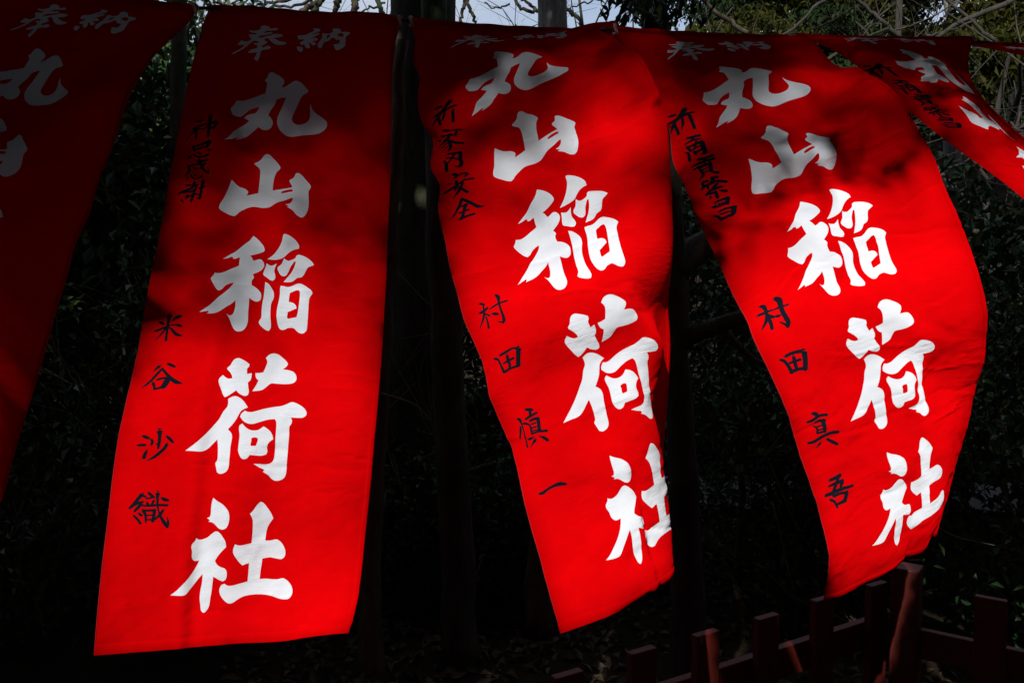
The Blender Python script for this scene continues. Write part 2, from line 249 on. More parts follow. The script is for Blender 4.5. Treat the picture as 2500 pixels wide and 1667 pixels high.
NET_1 = [-1518,-1168,2468,-1463,-1142,2467,-1409,-1120,2461,-1356,-1101,2456,-1300,-1089,2446,-1248,-1069,2442,-1194,-1069,2428,-1139,-1058,2417,-1079,-1036,2404,-1022,-1051,2389,-961,-1048,2382,-893,-1042,2346,-836,-1045,2299,-1549,-1091,2450,-1493,-1070,2445,-1438,-1046,2441,-1380,-1027,2434,-1322,-1011,2427,-1264,-995,2413,-1202,-987,2408,-1142,-976,2390,-1088,-966,2367,-1024,-966,2360,-961,-960,2366,-896,-956,2379,-834,-940,2402,-1580,-1024,2425,-1526,-997,2424,-1471,-974,2422,-1415,-954,2416,-1357,-941,2407,-1301,-921,2398,-1243,-921,2380,-1187,-910,2366,-1132,-895,2340,-1069,-899,2347,-1011,-892,2367,-949,-885,2360,-897,-859,2339,-1617,-955,2393,-1563,-929,2397,-1509,-903,2404,-1452,-883,2397,-1395,-875,2376,-1338,-854,2369,-1276,-850,2363,-1221,-835,2345,-1163,-820,2349,-1103,-822,2351,-1042,-819,2336,-987,-823,2314,-931,-810,2291,-1647,-888,2350,-1594,-862,2360,-1541,-835,2369,-1484,-814,2370,-1427,-796,2370,-1370,-779,2365,-1318,-782,2327,-1259,-761,2333,-1198,-751,2326,-1136,-749,2316,-1082,-766,2292,-1021,-750,2283,-968,-728,2272,-1666,-822,2301,-1612,-797,2313,-1560,-770,2324,-1507,-743,2332,-1450,-725,2337,-1394,-705,2327,-1328,-701,2343,-1276,-683,2309,-1220,-679,2290,-1174,-709,2251,-1105,-692,2254,-1052,-672,2264,-991,-654,2265,-1678,-763,2247,-1625,-738,2258,-1572,-711,2268,-1518,-685,2277,-1464,-660,2286,-1411,-631,2296,-1346,-631,2298,-1295,-610,2278,-1256,-637,2220,-1180,-615,2226,-1138,-614,2274,-1078,-595,2275,-1031,-558,2240,-1695,-709,2190,-1642,-682,2200,-1589,-655,2210,-1536,-631,2218,-1481,-606,2225,-1429,-584,2235,-1372,-559,2260,-1319,-556,2214,-1245,-530,2225,-1213,-548,2278,-1170,-557,2319,-1106,-522,2313,-1106,-489,2241,-1718,-645,2142,-1665,-618,2154,-1613,-590,2165,-1560,-564,2175,-1506,-540,2181,-1451,-515,2194,-1401,-495,2206,-1339,-458,2235,-1297,-481,2280,-1272,-517,2326,-1210,-495,2360,-1166,-462,2328,-1131,-422,2306,-1749,-574,2117,-1699,-544,2132,-1647,-516,2147,-1595,-489,2161,-1543,-462,2179,-1494,-439,2207,-1445,-415,2250,-1407,-455,2294,-1363,-465,2329,-1310,-452,2372,-1256,-431,2379,-1203,-399,2372,-1152,-363,2366,-1794,-506,2121,-1746,-476,2141,-1695,-449,2159,-1645,-424,2181,-1597,-407,2215,-1553,-406,2259,-1517,-432,2303,-1466,-423,2339,-1412,-406,2373,-1358,-385,2380,-1302,-364,2395,-1247,-341,2413,-1196,-315,2433,-1845,-442,2147,-1796,-418,2172,-1746,-395,2197,-1696,-378,2227,-1651,-376,2268,-1613,-387,2311,-1568,-385,2355,-1515,-363,2375,-1461,-332,2363,-1405,-321,2401,-1352,-303,2422,-1299,-286,2446,-1249,-265,2469,-1890,-380,2186,-1840,-365,2216,-1791,-350,2248,-1743,-340,2283,-1698,-336,2322,-1652,-332,2364,-1599,-317,2390,-1545,-294,2404,-1490,-275,2425,-1437,-254,2437,-1384,-240,2464,-1332,-224,2490,-1279,-210,2516,-1932,-322,2228,-1883,-311,2261,-1835,-300,2296,-1788,-291,2332,-1740,-282,2368,-1690,-268,2397,-1638,-253,2423,-1585,-234,2444,-1531,-214,2457,-1477,-195,2478,-1423,-176,2498,-1370,-158,2520,-1319,-138,2543,-1973,-265,2271,-1924,-254,2304,-1876,-243,2338,-1828,-232,2372,-1779,-220,2404,-1728,-206,2434,-1675,-189,2457,-1622,-169,2477,-1568,-150,2496,-1514,-130,2512,-1461,-111,2531,-1408,-91,2549,-1354,-71,2568,-2013,-206,2312,-1964,-194,2344,-1915,-182,2376,-1865,-169,2408,-1815,-155,2438,-1764,-139,2464,-1711,-121,2488,-1658,-103,2508,-1604,-83,2526,-1550,-64,2544,-1496,-44,2562,-1443,-25,2583,-1390,-6,2603,-2052,-145,2350,-2002,-131,2380,-1952,-117,2410,-1902,-103,2440,-1851,-87,2468,-1799,-71,2493,-1746,-53,2515,-1693,-34,2535,-1639,-15,2554,-1585,4,2572,-1532,24,2591,-1479,43,2610,-1425,63,2629,-2091,-81,2386,-2040,-66,2414,-1989,-51,2442,-1938,-35,2469,-1886,-19,2495,-1834,-1,2519,-1781,17,2541,-1728,36,2561,-1674,55,2579,-1620,74,2597,-1566,94,2616,-1513,113,2635,-1459,133,2653,-2127,-16,2418,-2076,0,2444,-2024,17,2470,-1973,34,2496,-1921,51,2520,-1868,69,2543,-1815,87,2564,-1762,106,2584,-1708,126,2602,-1654,145,2620,-1600,165,2638,-1547,185,2656,-1493,205,2674,-2164,52,2448,-2111,69,2472,-2059,86,2497,-2007,103,2521,-1955,121,2544,-1902,140,2566,-1849,158,2587,-1795,177,2606,-1742,197,2624,-1688,217,2641,-1634,237,2658,-1580,257,2674,-1526,278,2691,-2199,121,2475,-2146,138,2498,-2094,156,2522,-2042,174,2545,-1989,192,2567,-1936,211,2588,-1883,230,2608,-1829,249,2628,-1775,268,2646,-1722,288,2663,-1667,309,2679,-1613,330,2693,-1559,351,2708,-2233,191,2501,-2180,208,2523,-2128,227,2545,-2075,245,2568,-2022,264,2589,-1969,282,2610,-1916,301,2630,-1862,320,2649,-1809,339,2668,-1755,359,2686,-1701,379,2704,-1648,399,2720,-1593,419,2736,-2267,261,2525,-2214,279,2547,-2161,298,2569,-2108,316,2590,-2055,335,2611,-2002,354,2632,-1949,373,2652,-1895,392,2671,-1841,411,2691,-1788,430,2710,-1734,449,2730,-1680,468,2751,-1627,486,2771,-2301,332,2548,-2248,350,2569,-2195,369,2591,-2142,388,2612,-2089,406,2633,-2036,425,2653,-1982,444,2673,-1929,463,2693,-1876,482,2712,-1822,501,2731,-1769,520,2750,-1715,540,2769,-1662,560,2787,-2334,403,2570,-2282,421,2592,-2229,440,2613,-2176,459,2634,-2123,478,2654,-2069,497,2675,-2016,516,2694,-1962,535,2714,-1909,554,2733,-1855,573,2752,-1802,593,2770,-1747,613,2787,-1694,630,2808]
NET_5 = [847,-1000,2730,916,-1007,2732,977,-1010,2738,1034,-1011,2748,1090,-1009,2759,1147,-1007,2770,1209,-1007,2778,1277,-1008,2781,1349,-1012,2781,1421,-1019,2777,1489,-1030,2772,1550,-1045,2765,1600,-1064,2758,840,-984,2656,901,-988,2664,963,-993,2671,1023,-998,2677,1084,-1002,2682,1145,-1005,2687,1205,-1007,2691,1266,-1007,2695,1327,-1006,2698,1388,-1003,2701,1450,-998,2703,1513,-991,2706,1576,-984,2709,856,-958,2598,911,-963,2607,972,-966,2612,1037,-968,2613,1104,-969,2613,1168,-970,2613,1227,-969,2615,1279,-967,2619,1325,-963,2625,1370,-956,2631,1415,-947,2637,1464,-933,2639,1520,-914,2638,888,-925,2552,937,-930,2559,999,-930,2559,1068,-926,2556,1139,-920,2552,1205,-913,2549,1263,-906,2548,1305,-901,2554,1337,-897,2561,1363,-891,2568,1388,-882,2572,1417,-869,2569,1455,-849,2556,928,-884,2516,974,-891,2517,1036,-887,2512,1108,-876,2505,1181,-862,2498,1248,-846,2492,1302,-832,2491,1336,-824,2497,1355,-819,2504,1365,-814,2510,1372,-809,2509,1382,-799,2497,1401,-784,2470,966,-836,2488,1016,-844,2479,1079,-838,2469,1149,-824,2459,1219,-803,2450,1282,-782,2444,1331,-763,2443,1359,-750,2448,1371,-743,2453,1374,-737,2455,1373,-732,2449,1374,-724,2429,1383,-711,2390,999,-782,2465,1057,-790,2445,1121,-786,2430,1187,-771,2418,1249,-750,2409,1304,-728,2404,1346,-706,2403,1371,-690,2405,1383,-676,2407,1388,-665,2404,1392,-655,2392,1398,-643,2366,1413,-628,2323,1032,-728,2446,1099,-736,2417,1163,-732,2397,1223,-719,2383,1277,-701,2375,1323,-679,2371,1359,-656,2370,1383,-636,2369,1399,-616,2367,1412,-597,2359,1425,-579,2342,1443,-561,2313,1469,-542,2269,1067,-678,2429,1140,-683,2395,1204,-680,2372,1259,-670,2358,1305,-654,2350,1345,-634,2346,1377,-610,2343,1402,-586,2339,1425,-560,2332,1447,-534,2320,1471,-507,2301,1501,-481,2272,1539,-455,2231,1110,-636,2413,1181,-638,2380,1242,-633,2358,1295,-623,2343,1340,-608,2333,1379,-588,2327,1412,-564,2322,1441,-536,2315,1469,-505,2305,1496,-473,2291,1526,-440,2272,1561,-407,2246,1604,-375,2212,1159,-601,2398,1222,-598,2372,1281,-590,2352,1334,-578,2336,1382,-561,2324,1425,-540,2314,1463,-515,2305,1497,-485,2295,1528,-452,2284,1558,-416,2271,1589,-378,2254,1624,-340,2233,1663,-302,2207,1213,-567,2384,1267,-559,2366,1322,-547,2348,1376,-532,2332,1429,-514,2318,1478,-491,2304,1523,-465,2291,1561,-434,2279,1595,-399,2268,1627,-362,2256,1657,-322,2242,1689,-281,2226,1723,-239,2207,1270,-529,2370,1317,-516,2358,1370,-502,2344,1425,-484,2328,1481,-464,2311,1535,-440,2295,1584,-412,2280,1627,-382,2267,1664,-348,2255,1697,-311,2244,1728,-271,2232,1758,-229,2220,1788,-186,2206,1329,-482,2355,1376,-467,2345,1428,-450,2332,1482,-431,2317,1538,-409,2301,1592,-386,2285,1642,-359,2270,1687,-329,2256,1727,-297,2243,1764,-262,2231,1799,-225,2219,1832,-185,2207,1865,-144,2194,1386,-427,2341,1436,-410,2330,1488,-392,2317,1541,-372,2303,1594,-351,2289,1646,-328,2274,1696,-302,2260,1742,-275,2246,1786,-245,2232,1827,-213,2219,1867,-179,2205,1906,-144,2192,1944,-106,2178,1437,-365,2328,1492,-347,2314,1545,-328,2301,1596,-309,2288,1646,-288,2276,1695,-266,2263,1743,-242,2250,1791,-216,2236,1838,-189,2221,1884,-161,2206,1930,-131,2191,1975,-100,2175,2020,-68,2159,1478,-297,2315,1535,-279,2300,1589,-260,2286,1640,-240,2274,1689,-220,2263,1737,-198,2251,1785,-176,2239,1834,-152,2225,1883,-127,2210,1933,-102,2194,1983,-75,2178,2033,-48,2161,2083,-21,2144,1507,-224,2304,1564,-205,2288,1618,-186,2275,1669,-167,2262,1720,-146,2250,1769,-125,2238,1819,-103,2226,1870,-81,2212,1921,-58,2197,1973,-34,2182,2025,-10,2166,2078,15,2150,2130,39,2133,1526,-147,2292,1581,-128,2278,1635,-109,2265,1688,-89,2251,1741,-69,2238,1793,-48,2225,1846,-27,2212,1898,-5,2198,1951,17,2184,2004,39,2170,2057,62,2155,2110,85,2140,2164,107,2125,1537,-67,2281,1590,-49,2268,1644,-30,2255,1699,-10,2241,1754,10,2227,1809,31,2212,1864,52,2198,1918,74,2184,1972,95,2171,2025,117,2157,2078,138,2144,2132,160,2130,2185,181,2117,1540,14,2270,1594,33,2257,1649,51,2244,1704,71,2229,1760,91,2215,1816,112,2200,1872,132,2186,1927,153,2172,1981,174,2158,2035,196,2145,2089,217,2132,2143,238,2119,2197,258,2106,1539,97,2259,1594,115,2245,1650,133,2231,1705,152,2217,1761,172,2202,1817,192,2188,1872,213,2174,1927,233,2160,1982,254,2146,2037,275,2133,2091,296,2120,2146,317,2106,2200,337,2093,1535,179,2247,1591,197,2233,1647,215,2218,1703,234,2204,1758,253,2190,1812,273,2176,1867,293,2162,1922,314,2148,1977,335,2135,2032,355,2121,2087,376,2107,2142,397,2093,2197,416,2079,1529,260,2235,1586,278,2220,1642,296,2206,1697,315,2192,1751,334,2178,1806,354,2164,1860,374,2151,1915,394,2137,1970,415,2123,2025,436,2108,2080,456,2094,2135,477,2080,2190,496,2066,1524,341,2221,1578,358,2208,1632,376,2195,1688,395,2181,1743,415,2166,1798,434,2152,1854,455,2138,1908,475,2124,1963,495,2110,2017,516,2096,2071,536,2082,2126,556,2068,2180,576,2054]
NET_3 = [-295,-1054,2287,-276,-1012,2401,-244,-1008,2437,-183,-1012,2452,-122,-1032,2432,-48,-1001,2512,70,-1064,2435,119,-1030,2524,137,-986,2573,188,-928,2587,234,-861,2556,308,-867,2557,369,-695,2427,-363,-908,2375,-309,-924,2394,-247,-914,2417,-188,-929,2423,-131,-928,2438,-74,-963,2408,-44,-921,2482,18,-938,2480,91,-951,2477,159,-962,2492,226,-960,2505,287,-956,2512,345,-978,2535,-326,-868,2327,-265,-857,2344,-211,-870,2356,-152,-877,2365,-94,-876,2382,-31,-880,2392,30,-899,2402,81,-903,2422,142,-898,2427,191,-931,2414,247,-950,2414,306,-948,2419,365,-966,2418,-345,-770,2311,-286,-777,2313,-222,-802,2303,-161,-819,2304,-96,-827,2313,-35,-832,2323,22,-843,2341,83,-847,2358,148,-852,2361,209,-856,2377,265,-880,2368,327,-883,2372,383,-861,2414,-302,-705,2261,-245,-724,2258,-187,-734,2266,-127,-747,2271,-68,-757,2274,-5,-767,2279,58,-785,2290,113,-786,2307,167,-779,2320,225,-804,2313,273,-840,2296,341,-832,2311,342,-760,2364,-320,-674,2191,-257,-659,2197,-196,-670,2213,-136,-680,2220,-74,-689,2229,-14,-692,2233,36,-729,2236,107,-737,2235,177,-748,2243,219,-786,2227,282,-791,2232,339,-781,2248,410,-761,2253,-298,-537,2200,-246,-570,2201,-179,-590,2192,-115,-606,2187,-56,-624,2186,15,-626,2181,47,-642,2235,108,-658,2202,155,-687,2183,219,-708,2184,275,-734,2171,336,-758,2166,388,-783,2150,-250,-509,2153,-189,-519,2144,-137,-529,2150,-81,-544,2145,-24,-548,2158,34,-561,2155,93,-590,2164,155,-590,2185,211,-612,2179,257,-640,2155,295,-673,2119,345,-699,2103,405,-711,2107,-281,-432,2096,-226,-441,2104,-153,-457,2103,-86,-465,2113,-21,-485,2100,40,-494,2114,100,-516,2120,157,-523,2139,216,-543,2134,267,-570,2113,322,-594,2098,367,-630,2072,425,-650,2045,-226,-375,2043,-167,-396,2047,-112,-397,2054,-56,-421,2045,4,-406,2073,57,-421,2085,114,-433,2097,166,-462,2089,217,-492,2066,271,-514,2055,317,-542,2028,381,-558,2027,449,-549,2067,-246,-334,1984,-188,-327,1990,-122,-335,1999,-60,-339,2010,3,-352,2010,67,-370,2015,125,-396,2017,187,-392,2046,247,-409,2051,280,-448,2006,339,-468,1992,399,-475,2025,393,-463,2110,-219,-236,1960,-161,-252,1966,-97,-263,1966,-32,-272,1972,31,-283,1970,82,-285,2004,136,-317,1992,193,-324,2001,244,-360,1981,296,-380,1962,360,-393,1964,401,-395,2022,365,-380,2082,-206,-163,1932,-150,-176,1933,-86,-188,1934,-26,-201,1929,38,-211,1934,98,-229,1947,148,-258,1937,205,-279,1924,263,-282,1956,316,-314,1920,380,-311,1946,395,-316,2011,355,-305,2068,-186,-104,1872,-125,-109,1889,-63,-125,1892,6,-117,1910,59,-152,1883,108,-147,1927,165,-166,1937,201,-205,1889,264,-226,1890,327,-227,1910,381,-229,1939,397,-235,2008,298,-235,2030,-159,-7,1908,-108,-31,1869,-51,-51,1852,2,-67,1836,56,-94,1822,113,-103,1853,170,-128,1846,234,-139,1841,287,-142,1878,319,-149,1933,376,-147,1958,396,-152,2023,346,-185,2076,-93,33,1948,-67,44,1891,-29,28,1840,29,18,1819,84,-11,1819,144,-22,1826,197,-43,1846,263,-58,1844,293,-72,1907,310,-65,1962,348,-88,2017,391,-76,2056,410,-130,2128,-111,129,1924,-58,127,1887,-6,103,1866,55,87,1860,102,52,1881,165,46,1875,217,26,1902,272,5,1913,349,-8,1914,377,-2,1975,351,-2,2039,396,-9,2093,470,-15,2078,-70,196,1962,-24,195,1926,20,179,1885,77,165,1868,132,137,1869,193,123,1860,248,104,1874,299,81,1899,340,79,1948,371,77,1999,377,76,2060,396,69,2118,458,55,2151,-28,285,1981,7,268,1933,42,260,1884,95,245,1853,149,215,1867,202,200,1905,268,179,1869,320,158,1906,333,161,1967,339,149,2028,363,155,2085,407,149,2129,416,145,2191,-29,361,1946,21,351,1914,80,332,1892,135,314,1879,189,287,1850,248,267,1849,293,258,1893,347,234,1918,365,240,1983,330,234,2039,346,231,2103,407,236,2130,399,220,2211,-19,439,1925,44,432,1912,97,408,1921,156,389,1916,197,364,1884,256,349,1885,312,331,1905,357,312,1943,375,318,2007,324,315,2054,341,311,2120,401,317,2145,409,306,2219,14,528,1934,66,507,1913,126,490,1912,178,465,1891,230,444,1859,297,417,1861,322,409,1927,375,394,1954,384,397,2025,325,398,2061,334,392,2132,392,399,2157,445,397,2194,36,609,1916,85,585,1889,136,561,1866,183,534,1850,250,527,1860,294,489,1897,336,489,1931,393,476,1964,389,477,2032,334,480,2068,330,474,2135,386,480,2178,455,482,2114,71,681,1898,113,659,1862,154,629,1828,225,608,1825,277,605,1855,338,580,1851,380,565,1910,391,559,1977,389,559,2043,332,562,2076,325,554,2146,392,564,2177,437,566,2127,108,756,1870,128,734,1841,180,703,1789,213,708,1883,219,650,1968,253,608,2005,316,648,1978,418,640,1977,369,641,2032,366,643,2089,301,638,2131,385,640,2224,339,653,1853]
NET_4 = [206,-923,2335,263,-948,2356,313,-949,2384,373,-952,2405,454,-957,2407,509,-942,2410,569,-955,2423,634,-968,2453,652,-941,2478,702,-949,2513,749,-935,2553,834,-936,2581,876,-912,2591,231,-874,2289,284,-875,2316,338,-887,2340,395,-888,2356,447,-884,2358,504,-879,2348,558,-879,2375,608,-892,2399,679,-895,2414,731,-909,2448,784,-926,2479,837,-921,2504,896,-924,2524,256,-796,2259,312,-811,2277,368,-822,2298,428,-829,2309,490,-828,2316,560,-827,2304,615,-845,2313,661,-842,2352,723,-846,2359,769,-873,2386,819,-893,2409,877,-910,2427,931,-920,2448,274,-731,2224,334,-740,2238,387,-757,2255,447,-767,2261,517,-773,2259,579,-755,2277,644,-772,2278,699,-782,2299,762,-796,2309,808,-818,2340,859,-832,2371,907,-835,2404,961,-841,2432,316,-662,2188,370,-679,2203,429,-691,2216,488,-703,2223,547,-699,2227,615,-724,2205,676,-717,2228,736,-730,2233,785,-739,2259,835,-753,2295,875,-760,2340,937,-771,2360,993,-792,2373,324,-595,2153,381,-607,2163,440,-622,2173,498,-631,2183,561,-635,2179,616,-627,2193,683,-663,2180,755,-668,2185,828,-681,2195,851,-695,2255,914,-712,2275,953,-765,2276,996,-806,2272,354,-535,2101,413,-545,2116,466,-552,2136,524,-563,2139,584,-568,2136,655,-582,2114,695,-577,2157,751,-595,2147,802,-600,2178,862,-627,2200,894,-682,2200,933,-724,2206,980,-764,2210,343,-442,2112,399,-457,2102,466,-483,2091,533,-494,2090,599,-507,2086,667,-500,2097,726,-530,2095,796,-518,2118,849,-553,2128,874,-621,2113,928,-649,2128,982,-680,2155,1029,-705,2181,374,-373,2060,429,-394,2053,489,-418,2044,553,-433,2037,617,-436,2026,667,-451,2037,732,-459,2028,796,-476,2038,849,-517,2046,906,-547,2071,958,-580,2097,1010,-611,2117,1060,-639,2132,401,-295,2065,456,-313,2060,523,-337,2058,588,-354,2063,650,-394,2067,720,-379,2087,781,-394,2090,817,-424,2128,886,-435,2123,937,-473,2123,994,-505,2119,1053,-536,2125,1106,-560,2132,423,-224,2024,476,-248,2017,533,-275,2010,591,-297,2010,647,-325,2004,707,-342,2014,776,-359,2009,845,-362,2042,899,-392,2049,957,-419,2049,1012,-440,2073,1069,-463,2081,1124,-483,2091,439,-162,1969,492,-187,1962,550,-216,1952,605,-252,1943,670,-266,1951,723,-270,1982,784,-282,1997,835,-310,2009,902,-318,2018,958,-356,2020,1020,-367,2033,1079,-388,2059,1135,-397,2072,474,-84,1985,527,-109,1981,586,-136,1981,640,-167,1981,690,-208,1972,761,-201,1964,797,-246,1983,868,-248,1982,915,-284,2005,984,-265,2029,1041,-292,2035,1103,-309,2033,1157,-336,2039,512,-9,1957,560,-39,1944,612,-71,1926,657,-117,1924,713,-146,1930,759,-127,1974,816,-143,1965,863,-186,1979,931,-184,1996,994,-205,1994,1059,-214,2002,1125,-233,2019,1182,-238,2029,485,13,1872,539,-13,1858,588,-41,1849,640,-71,1849,691,-86,1868,742,-97,1891,807,-117,1880,867,-131,1898,921,-150,1920,984,-148,1929,1043,-158,1943,1101,-169,1952,1159,-179,1957,502,77,1809,558,56,1809,616,34,1810,669,16,1832,722,-9,1851,781,-13,1863,830,-35,1879,894,-47,1871,932,-62,1921,1003,-65,1913,1060,-71,1935,1123,-81,1945,1179,-94,1954,542,156,1808,596,130,1819,650,107,1836,703,85,1856,746,65,1898,812,47,1892,868,30,1912,926,11,1923,999,-5,1921,1041,-3,1960,1097,-9,1976,1147,-17,2001,1205,-37,2017,575,224,1819,628,202,1836,680,179,1852,733,162,1874,789,140,1886,845,126,1904,907,105,1896,955,90,1931,981,76,1989,1048,60,1999,1103,62,2023,1166,57,2034,1222,51,2049,600,300,1834,652,278,1852,706,254,1871,760,238,1890,811,212,1915,860,197,1944,923,180,1931,976,161,1959,1022,152,1996,1069,130,2031,1122,129,2063,1172,123,2095,1227,106,2118,641,374,1840,689,347,1868,735,326,1897,787,305,1921,837,288,1940,908,276,1926,957,245,1960,1006,232,1989,1057,216,2019,1110,201,2048,1144,201,2099,1188,198,2138,1236,180,2173,661,438,1871,710,420,1898,762,397,1923,812,379,1949,870,353,1965,924,345,1959,972,331,1985,1022,302,2014,1082,298,2028,1111,278,2085,1148,280,2132,1188,273,2180,1227,262,2223,688,516,1868,736,495,1903,778,479,1939,827,450,1965,883,448,1975,945,417,1980,987,385,2025,1041,395,2046,1084,345,2077,1120,351,2128,1159,351,2173,1187,353,2224,1232,343,2266,684,592,1912,734,572,1934,787,555,1965,837,530,1990,903,523,1991,945,478,2024,1009,476,2034,1059,465,2069,1112,420,2090,1123,433,2151,1141,441,2203,1187,431,2249,1216,443,2299,692,627,1975,755,625,1994,807,620,2009,857,603,2034,904,582,2037,962,572,2021,984,547,2092,1049,542,2083,1066,510,2131,1121,516,2169,1144,498,2227,1168,531,2277,1212,539,2316,729,687,2026,763,664,2065,826,686,2058,867,659,2087,939,638,2099,962,590,2135,980,610,2134,1036,612,2133,1055,559,2169,1108,600,2181,1112,588,2242,1149,602,2270,1172,616,2340]
